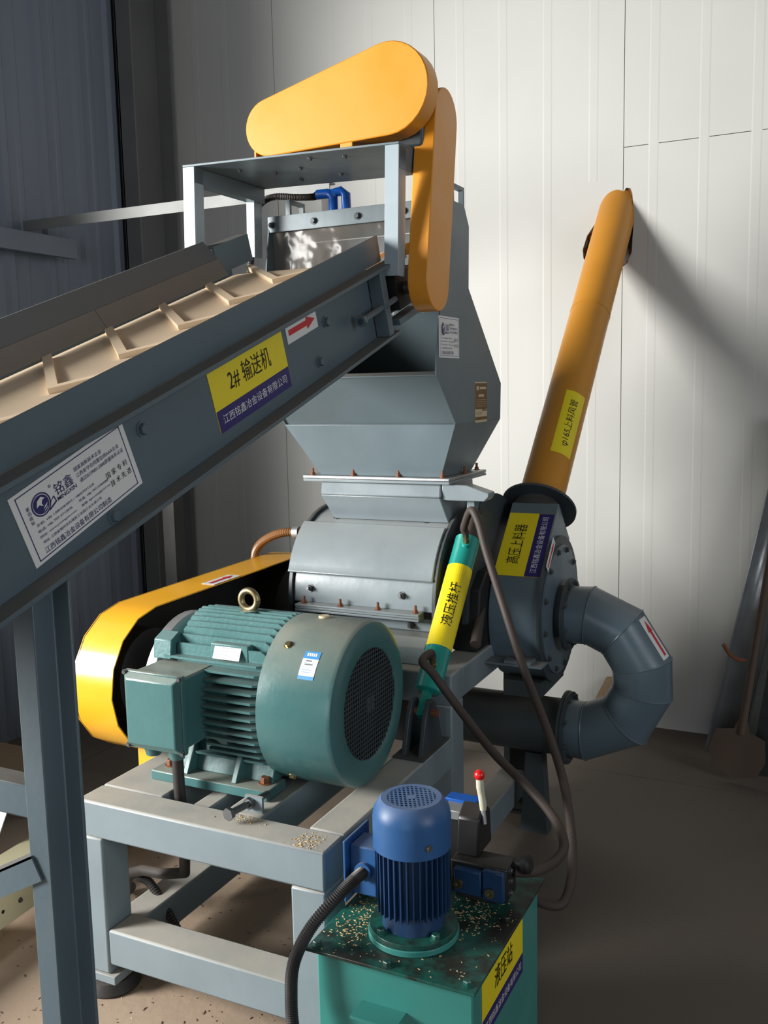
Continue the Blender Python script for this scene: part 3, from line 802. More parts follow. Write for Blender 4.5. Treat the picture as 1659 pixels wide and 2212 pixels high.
# split flanges (three thin plates)
for k, z in enumerate((0.873, 0.8812, 0.8894)):
    MB().box(-1.665, -1.205, 2.70 + 0.003 * (k == 1), 2.745, z, z + 0.0075).build('split_flange', 'grey_crusher', CR, bevel=0.0015)
for x in (-1.64, -1.50, -1.36, -1.225):
    bolt('rust', (x, 2.722, 0.897), (0, 0, 1), CR)
for x in (-1.63, -1.285):
    a = math.radians(172); dd = V((0, math.cos(a), math.sin(a)))
    bolt('steel', V((x, CY, CZ)) + dd * CRR, dd, CR)
    a = math.radians(113); dd = V((0, math.cos(a), math.sin(a)))
    bolt('steel', V((x + 0.02, CY, CZ)) + dd * CRR, dd, CR)
bolt('steel', (-1.25, 2.745, 0.85), (0, -1, 0), CR)
bolt('steel', (-1.60, 2.745, 0.85), (0, -1, 0), CR)
# curved lid plate
lp = [(CY + r * math.cos(math.radians(a)), CZ + r * math.sin(math.radians(a))) for r, rng in ((CRR + 0.021, range(124, 161, 3)), (CRR + 0.001, range(160, 123, -3))) for a in rng]
lp = lp[:13] + [(2.735, 1.0), (2.745, 0.994)] + lp[13:]
MB().prism(lp, yz, -1.712, -1.172).build('lid', 'grey_crusher', CR, bevel=0.003)
# side discs
for xa, xb, rr in ((-1.172, -1.16, 0.30), (-1.71, -1.698, 0.295)):
    pr_ = [(CY + rr * math.cos(math.radians(a)), CZ + rr * math.sin(math.radians(a))) for a in range(0, 181, 8)]
    MB().prism([(CY + rr, 0.83)] + pr_ + [(CY - rr, 0.83)], yz, xa, xb).build('side_plate', 'grey_dark', CR)
rr = 0.34
pr_ = [(CY + 0.08 + rr * math.cos(math.radians(a)), CZ + rr * math.sin(math.radians(a))) for a in range(0, 141, 8)]
MB().prism([(CY + 0.08 + rr, 0.84)] + pr_ + [(CY - 0.18, 0.84)], yz, -1.115, -1.10).build('side_plate', 'grey_dark', CR)
# bearing block
MB().prism([(2.86, 0.7455), (3.20, 0.7455), (3.17, 0.95), (3.10, 1.0), (2.96, 1.0), (2.89, 0.95)], yz, -1.155, -1.065).build('bearing_block', 'black', CR, bevel=0.006)
MB().cyl((-1.05, 2.80, 0.79), (-1.09, 2.97, 0.90), 0.018, 12).build('grease_tube', 'hose', CR)
# inlet neck
def loft(name, z0, r0, z1, r1, mat, parent, **k):
    (a0, b0, c0_, d0), (a1, b1, c1_, d1) = r0, r1
    vs_ = [(a0, c0_, z0), (b0, c0_, z0), (b0, d0, z0), (a0, d0, z0), (a1, c1_, z1), (b1, c1_, z1), (b1, d1, z1), (a1, d1, z1)]
    return MB().add(vs_, [(0, 3, 2, 1), (4, 5, 6, 7), (0, 1, 5, 4), (1, 2, 6, 5), (2, 3, 7, 6), (3, 0, 4, 7)]).build(name, mat, parent, **k)
loft('neck_lower', 1.165, (-1.615, -1.178, 2.905, 3.13), 1.254, (-1.637, -1.187, 2.85, 3.16), 'grey_crusher', CR, bevel=0.004)
loft('neck_upper', 1.2545, (-1.637, -1.187, 2.85, 3.16), 1.299, (-1.642, -1.189, 2.866, 3.16), 'grey_crusher', CR, bevel=0.006)
for k, z in enumerate((1.2995, 1.3105)):
    MB().box(-1.706, -1.155, 2.852 - 0.002 * k, 3.205, z, z + 0.010).build('hopper_flange', 'steel' if k else 'grey_crusher', CR, bevel=0.002)
for x in (-1.675, -1.515, -1.345, -1.185):
    bolt('rust', (x, 2.868, 1.3205), (0, 0, 1), CR)
    bolt('rust', (x, 3.188, 1.3205), (0, 0, 1), CR)
bolt('rust', (-1.17, 3.03, 1.3205), (0, 0, 1), CR)
MB().prism([(-1.187, 1.247), (-1.04, 1.247), (-1.025, 1.262), (-1.025, 1.275), (-1.10, 1.298), (-1.187, 1.299)], lambda p, q: V((p[0], q, p[1])), 2.865, 2.925).build('lid_arm', 'grey_crusher', CR, bevel=0.003)
MB().prism([(2.90, 1.243), (2.965, 1.243), (2.975, 1.20), (2.95, 1.165), (2.92, 1.165), (2.895, 1.2)], yz, -1.113, -1.085).build('cylinder_lug', 'grey', CR, bevel=0.003)

# ------------------------------------------------------------------ hopper on top of the crusher
HO = thing('feed_hopper', 'tall grey sheet-metal feed hopper bolted on top of the crusher', 'hopper', (-1.43, 3.03, 1.321))
HX0, HX1 = -1.751, -1.115
loft('hopper_base', 1.321, (-1.645, -1.191, 2.872, 3.15), 1.4985, (HX0, HX1, 2.814, 3.245), 'grey', HO, bevel=0.002)
th = 0.005
side = [(2.814, 1.499), (2.66, 1.650), (2.665, 1.70), (2.70, 1.85), (2.755, 2.165), (2.765, 2.185), (2.905, 2.185), (2.948, 2.125), (2.94, 1.93), (3.254, 1.625), (3.245, 1.499)]
MB().prism(side, yz, HX1 - th, HX1).build('side_panel', 'grey', HO)
MB().prism(side, yz, HX0, HX0 + th).build('side_panel', 'grey', HO)
def slab(name, pa, pb, mat='grey', t_=0.004, parent=HO, x0=HX0 + th + 0.0005, x1=HX1 - th - 0.0005):
    pa, pb = V(pa), V(pb)
    n = V((-(pb - pa).y, (pb - pa).x)).normalized() * t_
    return MB().prism([tuple(pa), tuple(pb), tuple(pb + n), tuple(pa + n)], yz, x0, x1).build(name, mat, parent)
slab('front_apron', (2.6665, 1.650), (2.8205, 1.4995))
slab('apron_lip', (2.66, 1.651), (2.69, 1.661))
slab('back_panel', (3.238, 1.50), (3.247, 1.622))
slab('back_panel', (3.247, 1.627), (2.936, 1.930))
slab('back_panel', (2.936, 1.934), (2.943, 2.12))
slab('top_panel', (2.902, 2.182), (2.775, 2.182))
slab('top_panel', (2.943, 2.125), (2.904, 2.181))
MB().box(HX0, HX1, 2.752, 2.759, 2.135, 2.186).build('curtain_bar', 'grey', HO, bevel=0.001)
for x in (-1.735, -1.575, -1.415, -1.255):
    bolt('dark', (x, 2.752, 2.158), (0, -1, 0), HO)
fm_ = MB(); vs_, fs_ = [], []
nx_, nz_ = 24, 10
for j in range(nz_ + 1):
    for i in range(nx_ + 1):
        u, v = i / nx_, j / nz_
        vs_.append((HX0 + 0.01 + (HX1 - HX0 - 0.02) * u, 2.7605 + 0.02 * math.sin(u * 9 + v * 2) * v + 0.012 * math.sin(u * 23) * v * v + 0.006, 2.18 - 0.335 * v))
for j in range(nz_):
    for i in range(nx_):
        a = j * (nx_ + 1) + i
        fs_.append((a, a + 1, a + nx_ + 2, a + nx_ + 1))
fm_.add(vs_, fs_).build('clear_curtain', 'film', HO, smooth=180)
for xa, ya in ((HX0 + 0.05, 2.80), (HX1 - 0.02, 2.84)):
    lg = MB()
    lg.box(xa - 0.008, xa + 0.008, ya, ya + 0.012, 2.187, 2.245)
    lg.box(xa - 0.008, xa + 0.008, ya + 0.012, ya + 0.088, 2.233, 2.245)
    lg.box(xa - 0.008, xa + 0.008, ya + 0.088, ya + 0.10, 2.14 if xa > -1.4 else 2.187, 2.245)
    lg.build('lifting_lug', 'grey', HO)
info_label(HO, flat((HX1 + 0.0003, 2.765, 1.768), (0, 1, 0), (0, 0, 1)), 0.165, 0.125)
label(HO, flat((HX1 + 0.0003, 3.045, 1.563), (0, 1, 0), (0, 0, 1)), 0.115, 0.135, [(0, 1, 'cream_lab'), (0.33, 0.97, 'brown'), (0.06, 0.14, 'brown')], [], 'printed_label', note='brown and cream printed sticker',
      shapes=[('cream_lab', bars([(-0.034, 0.047, 0.022, 0.013), (0.016, 0.047, 0.062, 0.008), (0, 0.022, 0.052, 0.009)] + [(0, 0.008 - 0.007 * k, 0.088, 0.0012) for k in range(4)])),
              ('brown', bars([(0.012 + 0.012 * k, -0.026, 0.007, 0.008) for k in range(4)] + [(-0.02, -0.035, 0.06, 0.001), (-0.02, -0.040, 0.06, 0.001)]))])

# blue water fitting and black spray hose on the hopper top
bf = MB()
bf.tube([(-1.62, 2.86, 2.262), (-1.58, 2.86, 2.262), (-1.566, 2.86, 2.258), (-1.56, 2.86, 2.245), (-1.56, 2.86, 2.187)], 0.016, 14)
bf.tube([(-1.56, 2.86, 2.245), (-1.555, 2.862, 2.262), (-1.535, 2.866, 2.266), (-1.518, 2.87, 2.255), (-1.516, 2.87, 2.187)], 0.016, 14)
tag(bf.build('pipe_fitting', 'blue_fit'), 'blue plastic elbow fitting on the hopper top under the drive platform', 'fitting')

# ------------------------------------------------------------------ conveyor
ca_ = math.atan(0.342)
CE, CN = V((0, math.cos(ca_), math.sin(ca_))), V((0, -math.sin(ca_), math.cos(ca_)))
CO = V((0, 1.6, 1.5))
def cp(x, e, n): return CO + V((x, 0, 0)) + CE * e + CN * n
cen = lambda X0, X1: None
CV = thing('belt_conveyor', 'inclined grey belt conveyor with dusty chevron belt feeding the hopper', 'conveyor', (-1.43, 1.2, 0.0))
E0, E1 = -1.9, 1.0
def cbox(name, x0, x1, e0, e1, n0, n1, mat='grey_conv', parent=None, bevel=0.002):
    return MB().obox(CO, (1, 0, 0), CE, CN, (x0, x1), (e0, e1), (n0, n1)).build(name, mat, parent or CV, bevel=bevel)
# near channel
cbox('channel_web', -1.166, -1.160, E0, 0.80, -0.010, 0.180)
cbox('channel_flange', -1.1598, -1.115, E0, E1 - 0.03, 0.170, 0.180)
cbox('channel_flange', -1.1598, -1.115, E0, 0.86, -0.012, -0.003)
cbox('side_skirt', -1.167, -1.161, E0, E1 - 0.1, 0.1805, 0.250)
# far channel
cbox('channel_web', -1.712, -1.706, E0, 0.98, -0.010, 0.180)
cbox('channel_flange', -1.756, -1.7122, E0, 0.98, 0.170, 0.180)
cbox('channel_flange', -1.756, -1.7122, E0, 0.98, -0.012, -0.003)
def cprism(name, poly, e0, e1, mat, parent=None, smooth=0):
    return MB().prism(poly, lambda p, q: cp(p[0], q, p[1]), e0, e1).build(name, mat, parent or CV, smooth=smooth)
for ea, eb_ in ((E0, -0.5), (-0.498, 0.338), (0.34, 0.90)):
    cprism('rubber_skirt', [(-1.672, 0.178), (-1.666, 0.178), (-1.690, 0.228), (-1.696, 0.228)], ea, eb_, 'skirt')
cprism('side_skirt', [(-1.6962, 0.224), (-1.6905, 0.224), (-1.733, 0.280), (-1.739, 0.280)], E0, 0.905, 'skirt_steel')
cprism('head_side_plate', [(-1.708, 0.1805), (-1.702, 0.1805), (-1.702, 0.262), (-1.745, 0.262), (-1.745, 0.256), (-1.708, 0.256)], 0.906, 1.10, 'grey_conv')
# belt loop with chevron cleats
HEe, HEn, HR = 0.94, 0.095, 0.068
loop = [(E0, 0.17), (0.94, 0.17)]
loop = [(E0, HEn + HR + 0.007)] + [(HEe + (HR + 0.007) * math.sin(PI * k / 12), HEn + (HR + 0.007) * math.cos(PI * k / 12)) for k in range(13)] + [(E0, HEn - HR - 0.007)]
inn = [(E0, HEn - HR)] + [(HEe + HR * math.sin(PI * k / 12), HEn + HR * math.cos(PI * k / 12)) for k in range(12, -1, -1)] + [(E0, HEn + HR)]
MB().prism(loop + inn, lambda p, q: cp(q, p[0], p[1]), -1.672, -1.195).build('belt', 'belt', CV, smooth=30)
ch = None
k = 0
ap = -0.124 - 0.224 * 7
while ap < 0.90:
    if ch is None:
        b_ = MB()
        w_ = 0.03
        for sx in (-1, 1):
            L_ = 0.228
            pts = [(0, 0), (sx * L_, L_), (sx * L_, L_ + w_), (0, w_)]
            b_.prism(pts if sx > 0 else pts[::-1], lambda p, q: V((p[0], 0, 0)) + CE * p[1] + CN * q, -0.001, 0.012)
        me_o = b_.build('chevron_cleat', 'belt', CV, smooth=0)
        base_c = V(me_o.location) + WORLD[CV.name]
        off_c = base_c.copy()
        me_o.location = cp(-1.4345, ap, 0.170) + off_c - WORLD[CV.name]
        WORLD[me_o.name] = cp(-1.4345, ap, 0.170) + off_c
        ch = me_o
    else:
        dup(ch, 'chevron_cleat', cp(-1.4345, ap, 0.170) + off_c, CV)
    ap += 0.2235
MB().cyl(cp(-1.70, HEe, HEn), cp(-1.168, HEe, HEn), HR - 0.0005, 32).build('head_pulley', 'grey_dark', CV)
MB().cyl(cp(-1.76, HEe, HEn), cp(-1.085, HEe, HEn), 0.018, 16).build('head_shaft', 'bolt', CV)
# take-up frame and screw at the head
cbox('head_plate', -1.166, -1.160, 0.88, E1, 0.10, 0.169)
cbox('take_up_post', -1.158, -1.118, 0.792, 0.822, -0.002, 0.1695)
cbox('take_up_post', -1.1585, -1.153, 0.822, 0.875, -0.002, 0.1695)
MB().cyl(cp(-1.130, 0.66, 0.078), cp(-1.130, 0.95, 0.078), 0.0085, 14).build('take_up_screw', 'grey_conv', CV)
for e in (0.66, 0.80):
    MB().lathe([(0.016, 0), (0.016, 0.014)], cp(-1.130, e, 0.078), CE, 6).build('screw_nut', 'grey_conv', CV)
cbox('shaft_bearing', -1.158, -1.12, 0.885, 1.0, 0.045, 0.145, 'black')
cbox('lower_guide', -1.1585, -1.122, 0.876, 1.02, 0.005, 0.024)
for e, n in ((-0.20, 0.125), (0.30 + 0.235, 0.115), (0.47, 0.0 + 0.035), (-0.33, 0.012), (-0.62, 0.10)):
    bolt('conv', cp(-1.160, e, n), (1, 0, 0), CV)
# stickers on the near channel
cf = lambda e, n: flat(cp(-1.1597, e, n), CE, CN)
name_label(CV, cf(0.176, 0.094), 0.302, 0.140, '2# \u8f93\u9001\u673a', 0.170, 0.046, 0.335, note='yellow and navy name sticker on the channel')
arrow_label(CV, cf(0.421, 0.139), 0.148, 0.048)
info_label(CV, flat(cp(-1.1597, -0.385, 0.0865), CE + CN * 0.07, CN - CE * 0.07), 0.288, 0.126)
# near support leg (channel section) and braces
LEG = [(-1.222, 1.100), (-1.176, 1.100), (-1.176, 1.145), (-1.140, 1.145), (-1.140, 1.151), (-1.222, 1.151)]
def leg(name, dx):
    return MB().prism([(x + dx, y) for x, y in LEG], lambda p, q: V((p[0], p[1], q)), 0.0, 1.5 + (1.1 - 1.6) * 0.342 - 0.012 * 1.06 + (0.0)).build(name, 'grey_conv', CV, bevel=0.002)
leg('support_leg', 0.0)
leg('support_leg', -0.49)
MB().box(-1.25, -1.11, 1.07, 1.18, 0.0, 0.01).build('leg_foot', 'grey_conv', CV)
MB().box(-1.74, -1.60, 1.07, 1.18, 0.0, 0.01).build('leg_foot', 'grey_conv', CV)
MB().box(-1.712, -1.222, 1.106, 1.150, 0.905, 0.965).build('cross_brace', 'grey_conv', CV, bevel=0.003)
br = MB()
br.obox((-1.215, 1.125, 0.845), V((-0.49, 0, -0.26)).normalized(), (0, 1, 0), V((-0.26, 0, 0.49)).normalized(), (0, 0.50), (-0.03, 0.03), (-0.004, 0.0))
br.obox((-1.215, 1.125, 0.845), V((-0.49, 0, -0.26)).normalized(), (0, 1, 0), V((-0.26, 0, 0.49)).normalized(), (0, 0.50), (-0.03, -0.026), (-0.045, 0.0))
br.build('angle_brace', 'grey_conv', CV)

# ---- drive platform standing on the conveyor (tilted about two degrees)
PT = Matrix.Translation((-1.432, 2.35, 2.265)) @ Matrix.Rotation(math.radians(1.7), 4, 'Y') @ Matrix.Translation((1.432, -2.35, -2.265))
DP = MB(PT).box(-1.783, -1.082, 2.35, 2.73, 2.262, 2.268).build('drive_platform', 'grey', CV, bevel=0.001)
def pbox(name, b, mat='grey', parent=DP, bevel=0.0015):
    return MB(PT).box(*b).build(name, mat, parent, bevel=bevel)
pbox('edge_angle', (-1.783, -1.742, 2.352, 2.728, 2.215, 2.2618), 'grey')
pbox('edge_angle', (-1.086, -1.082, 2.352, 2.728, 2.20, 2.2618), 'grey')
def post(x0, x1, y0, z0, inner):
    # angle-iron post: front flange and side flange
    fl_ = MB(PT).box(x0, x1, y0, y0 + 0.005, z0, 2.2616)
    xs = (x1 - 0.005, x1) if inner > 0 else (x0, x0 + 0.005)
    fl_.box(xs[0], xs[1], y0 + 0.005, y0 + 0.045, z0, 2.2616)
    fl_.build('platform_post', 'steel_paint', DP, bevel=0.001)
M['steel_paint'] = paint('light_grey_post_paint', (150, 164, 170), 0.33, var=0.08, dust=0.2, bump=0.1, bscale=20, coat=0.2)
post(-1.783, -1.742, 2.351, 1.93, 1)
post(-1.123, -1.082, 2.351, 1.925, 1)
post(-1.783, -1.752, 2.68, 2.04, 1)
post(-1.123, -1.082, 2.68, 2.04, 1)
for x, y_ in ((-1.65, 2.45), (-1.57, 2.52), (-1.47, 2.50), (-1.38, 2.40), (-1.28, 2.42), (-1.55, 2.64), (-1.40, 2.62)):
    p_ = PT @ V((x, y_, 2.2615))
    bolt('small', p_, (0, 0, -1), DP)
# upper belt guard (front face towards the camera side)
UG = MB(PT)
cS, cB, rS, rB = V((-1.487, 2.349)), V((-1.119, 2.398)), 0.078, 0.118
phi = math.atan2(cB.y - cS.y, cB.x - cS.x)
al = math.asin((rB - rS) / (cB - cS).length)
gpoly = []
for k in range(17):
    a = phi + PI / 2 + al + (PI - 2 * al) * k / 16
    gpoly.append((cS.x + rS * math.cos(a), cS.y + rS * math.sin(a)))
for k in range(17):
    a = phi - PI / 2 - al + (PI + 2 * al) * k / 16
    gpoly.append((cB.x + rB * math.cos(a), cB.y + rB * math.sin(a)))
# keep the guard level in the photograph's own orientation (not tilted with the platform)
MB().prism(gpoly, lambda p, q: V((p[0], q, p[1])), 2.362, 2.432).build('drive_belt_guard', 'yellow', CV, bevel=0.003, smooth=40)['label'] = 'large yellow rounded drive belt guard on the platform'
pbox('guard_strap', (-1.545, -1.538, 2.37, 2.42, 2.2684, 2.31), 'yellow', CV)
pbox('guard_strap', (-1.265, -1.228, 2.366, 2.372, 2.2684, 2.315), 'yellow', CV)
# reducer and motor lumps behind the guard on the platform
MB(PT).lathe([(0.02, -0.0), (0.055, 0.002), (0.055, 0.16), (0.03, 0.165)], (-1.487, 2.435, 2.345), (0, 1, 0), 24).build('drive_motor', 'teal', CV)
MB(PT).box(-1.22, -1.05, 2.436, 2.56, 2.2684, 2.42).build('speed_reducer', 'grey_dark', CV, bevel=0.01)
MB(PT).cyl((-1.2, 2.52, 2.36), (-1.03, 2.52, 2.36), 0.02, 14).build('output_shaft', 'bolt', CV)
# chain guard
A, B = V((2.533, 2.350)), V((2.457, 1.902))
dv = (A - B).normalized(); nv_ = V((-dv.y, dv.x))
cg = []
for k in range(15):
    a = PI * k / 14
    cg.append(tuple(A + dv * 0.078 * math.sin(a) - nv_ * 0.078 * math.cos(a)))
for k in range(15):
    a = PI * k / 14
    cg.append(tuple(B - dv * 0.078 * math.sin(a) + nv_ * 0.078 * math.cos(a)))
MB().prism(cg, yz, -1.078, -1.020).build('chain_guard', 'yellow', CV, bevel=0.0025, smooth=40)['label'] = 'upright yellow chain guard hanging beside the hopper'
MB().box(-1.118, -1.0785, 2.40, 2.406, 1.975, 2.005).build('guard_bracket', 'yellow', CV)

# black corrugated hose from the fitting down to the conveyor
def smooth_path(pts, sub=8):
    pts = [V(p) for p in pts]
    out = []
    for i in range(len(pts) - 1):
        p0, p1, p2, p3 = pts[max(i - 1, 0)], pts[i], pts[i + 1], pts[min(i + 2, len(pts) - 1)]
        for k in range(sub):
            t_ = k / sub
            out.append(0.5 * ((2 * p1) + (-p0 + p2) * t_ + (2 * p0 - 5 * p1 + 4 * p2 - p3) * t_ ** 2 + (-p0 + 3 * p1 - 3 * p2 + p3) * t_ ** 3))
    out.append(pts[-1])
    return out
def hose(name, pts, r, mat, label_, cat='hose', sub=8, ribbed=False, n=12, group=None):
    P = smooth_path(pts, sub)
    mb_ = MB()
    if ribbed:
        mb_.tube(P, r, n, rfn=lambda i: r * (1.0 if i % 2 else 0.82))
        o_ = mb_.build(name, mat, smooth=0)
    else:
        mb_.tube(P, r, n)
        o_ = mb_.build(name, mat, smooth=60)
    tag(o_, label_, cat, group)
    return o_
hose('spray_hose', [(-1.622, 2.86, 2.262), (-1.64, 2.865, 2.258), (-1.70, 2.86, 2.262), (-1.77, 2.84, 2.268), (-1.805, 2.81, 2.25), (-1.818, 2.77, 2.20), (-1.805, 2.73, 2.13), (-1.78, 2.69, 2.06), (-1.77, 2.66, 1.99)], 0.012, 'rubber',
     'black ribbed hose looping under the drive platform down to the conveyor edge', sub=24, ribbed=True)
oh = hose('water_hose', [(-1.712, 2.93, 1.103), (-1.775, 2.93, 1.103), (-1.84, 2.93, 1.10), (-1.91, 2.945, 1.078), (-1.975, 2.965, 1.04), (-2.01, 2.985, 0.99), (-2.02, 3.0, 0.90), (-2.03, 3.05, 0.5), (-2.05, 3.1, 0.016)], 0.017, 'orange_hose',
          'short orange-brown hose with a metal clamp at the crusher side above the yellow guard', sub=14, ribbed=True)
MB().cyl((-1.80, 2.93, 1.102), (-1.775, 2.93, 1.103), 0.0215, 16).build('hose_clamp', 'steel', oh)
MB().lathe([(0.013, 0), (0.013, 0.07)], (-1.777, 2.93, 1.103), (1, 0, 0), 14).build('hose_tail', 'steel', oh)

# ------------------------------------------------------------------ blower
BL = thing('blower', 'grey centrifugal blower with yellow and navy name sticker beside the crusher', 'blower', (-0.97, 3.2, 0.7))
BY, BZ, BR = 3.20, 0.835, 0.245
bx0, bx1 = -1.062, -0.893
q45 = math.sqrt(0.5)
# scroll outline: circle plus a 45 degree tangential outlet going up and back
sc = []
a_start, a_end = 135, 405 - 40
for k in range(0, 29):
    a = math.radians(135 + (225) * k / 28)
    sc.append((BY + BR * math.cos(a), BZ + BR * math.sin(a)))
ft = V((BY - BR * q45, BZ + BR * q45))
up45 = V((q45, q45))
ft2 = ft + up45 * 0.275
bk2 = ft2 + V((q45, -q45)) * 0.205
bk1 = bk2 - up45 * 0.16
sc = [tuple(bk1), tuple(bk2), tuple(ft2)] + sc
MB().prism(sc, yz, bx0, bx1).build('scroll_casing', 'duct', BL, bevel=0.002, smooth=30)
MB().lathe([(0.05, 0), (BR + 0.012, 0), (BR + 0.012, 0.008), (0.05, 0.008)], (bx1 + 0.0005, BY, BZ), (1, 0, 0), 56).build('side_flange', 'grey_dark', BL)
MB().lathe([(0.05, 0), (BR - 0.02, 0), (BR - 0.02, 0.006), (0.05, 0.006)], (bx1 + 0.009, BY, BZ), (1, 0, 0), 56).build('cover_plate', 'duct', BL)
for k in range(12):
    a = 2 * PI * k / 12 + 0.2
    bolt('dark', (bx1 + 0.015, BY + (BR - 0.035) * math.cos(a), BZ + (BR - 0.035) * math.sin(a)), (1, 0, 0), BL)
MB().lathe([(0.09, 0.0), (0.095, 0.02), (0.095, 0.045)], (bx1 + 0.012, BY, BZ - 0.01), (1, 0, 0), 36).build('inlet_collar', 'grey_dark', BL)
# round transition and pipe flange on the outlet
PA = V((-1.000, 0, 0)) + V((0, (ft2.x + bk2.x) / 2, (ft2.y + bk2.y) / 2))
PD = V((0, q45, q45))
tr = MB()
ring0, ring1 = [], []
nseg = 32
Ux, Uy = V((1, 0, 0)), V((0, q45, -q45))
for k in range(nseg):
    t_ = 2 * PI * k / nseg
    c_, s_ = math.cos(t_), math.sin(t_)
    m_ = max(abs(c_), abs(s_))
    ring0.append(PA + Ux * ((0.083 * c_ / m_) + 0.0225) + Uy * (0.10 * s_ / m_) - PD * 0.004)
    ring1.append(PA + PD * 0.060 + Ux * (0.086 * c_) + Uy * (0.086 * s_))
tr.add(ring0 + ring1, [(k, (k + 1) % nseg, nseg + (k + 1) % nseg, nseg + k) for k in range(nseg)])
tr.build('outlet_transition', 'grey_dark', BL)
MB().lathe([(0.087, 0), (0.137, 0), (0.137, 0.010), (0.087, 0.010)], PA + PD * 0.055, PD, 44, cap=False).build('outlet_flange', 'grey_dark', BL)
MB().box(-1.045, -0.91, 3.06, 3.352, 0.545, 0.60).build('saddle', 'grey_dark', BL)
lf = flat(V((-0.978, 0, 0)) + V((0, ft.x + up45.x * 0.095, ft.y + up45.y * 0.095)) + V((0, -q45, q45)) * 0.0004, (0, q45, q45), (-1, 0, 0))
name_label(BL, lf, 0.265, 0.162, '\u9ad8\u538b\u4e0a\u6599\u5668', 0.165, 0.046, 0.335, note='yellow and navy name sticker on the blower casing')
arrow_label(BL, flat((bx1 + 0.0152, BY - 0.135, BZ + 0.215), (0, q45, q45), (0, -q45, q45)), 0.12, 0.034)
# blower stand
BS = thing('blower_stand', 'dark steel stand holding the blower beside the crusher frame', 'stand', (-0.97, 3.15, 0))
MB().box(-1.0555, -0.86, 2.90, 2.97, 0.700, 0.706).build('shelf_plate', 'grey', BS)
MB().box(-0.99, -0.90, 2.905, 2.965, 0.7065, 0.716).build('clamp_plate', 'grey', BS)
bolt('steel', (-0.945, 2.935, 0.716), (0, 0, 1), BS)
MB().box(-1.105, -1.0, 3.305, 3.355, 0.012, 0.5445).build('stand_leg', 'black', BS)
MB().box(-1.115, -0.985, 3.29, 3.356, 0.0, 0.0115).build('foot_plate', 'black', BS)
MB().prism([(-1.0, 0.47), (-1.0, 0.5445), (-0.92, 0.5445)], lambda p, q: V((p[0], q, p[1])), 3.315, 3.345).build('stand_gusset', 'black', BS)

# ------------------------------------------------------------------ yellow air pipe to the wall
P0, P1 = PA + PD * 0.0655, V((-0.969, 4.42, 2.352))
PDn = (P1 - P0).normalized()
P1b = P1 + PDn * 0.28
AP = thing('air_pipe', 'long yellow air pipe rising from the blower through the white wall', 'pipe', tuple(P0))
MB().lathe([(0.0825, 0), (0.0825, (P1b - P0).length)], P0, PDn, 48).build('pipe_tube', 'pipe_yellow', AP)
MB().lathe([(0.0832, 0.98), (0.0842, 0.985), (0.0832, 0.99)], P0, PDn, 48, cap=False).build('weld_seam', 'pipe_yellow', AP)
UA = V((1, 0, 0)); UB = UA.cross(PDn).normalized()     # UB points up/front
if UB.y > 0: UB = -UB
def pipe_fn(s0, ang0):
    def fnn(u, v, d):
        a = ang0 - v / 0.0825
        return P0 + PDn * (s0 + u) + (UA * math.sin(a) + UB * math.cos(a)) * (0.0827 + d)
    return fnn
label(AP, pipe_fn(0.345, 0.72), 0.30, 0.085, [(0, 1, 'lab_yellow')], [('\u03c6165\u4e0a\u6599\u98ce\u7ba1', 0, 0.0, 0.22, 0.036, 'ink', 0, 0.004)], 'name_label', 2, 12, 'yellow name sticker wrapped on the pipe')

# ------------------------------------------------------------------ U-bend duct
UBd = thing('u_bend_duct', 'blue-grey segmented U-bend duct joining the blower to the lower pipe', 'duct', (-0.8, 3.2, 0.0))
EC, ER, Er = V((-0.80, 0.61)), 0.2065, 0.1
def sec(theta, rax):
    """circular cross-section cut by the plane through the bend centre"""
    return theta, rax
angs = [90, 83, 50, 15, -11, -45, -86, -90]
def ring_at(ax, az, ux, uz, stretch):
    return [V((ax + ux * Er * stretch * math.cos(t_), BY + Er * math.sin(t_), az + uz * Er * stretch * math.cos(t_))) for t_ in [2 * PI * k / 36 for k in range(36)]]
rings = []
top_x, bot_x = -0.842, -0.842
rings.append(ring_at(top_x, EC.y + ER, 0, 1, 1.0))
for a in angs[1:-1]:
    r_ = math.radians(a)
    rings.append(ring_at(EC.x + (ER + 0.004) * math.cos(r_), EC.y + (ER + 0.004) * math.sin(r_), math.cos(r_), math.sin(r_), 1.02))
rings.append(ring_at(bot_x, EC.y - ER, 0, -1, 1.0))
for k in range(len(rings) - 1):
    m_ = MB()
    m_.add(rings[k] + rings[k + 1], [(i, (i + 1) % 36, 36 + (i + 1) % 36, 36 + i) for i in range(36)])
    m_.build('duct_segment', 'duct', UBd, smooth=40)
for k in range(1, len(rings) - 1):
    m_ = MB(); m_.tube(rings[k] + [rings[k][0]], 0.0028, 6, caps=False); m_.build('weld_seam', 'duct', UBd)
for x_, z_, n_ in ((-0.852, EC.y + ER, 'flange'), (-0.852, EC.y - ER, 'flange')):
    R_ = 0.128
    MB().lathe([(Er, 0), (R_, 0), (R_, 0.010), (Er, 0.010)], (x_, BY, z_), (1, 0, 0), 44, cap=False).build('flange', 'grey_dark', UBd)
    for k in range(8):
        a = 2 * PI * k / 8 + 0.3
        bolt('dark', (x_ + 0.010, BY + 0.114 * math.cos(a), z_ + 0.114 * math.sin(a)), (1, 0, 0), UBd)
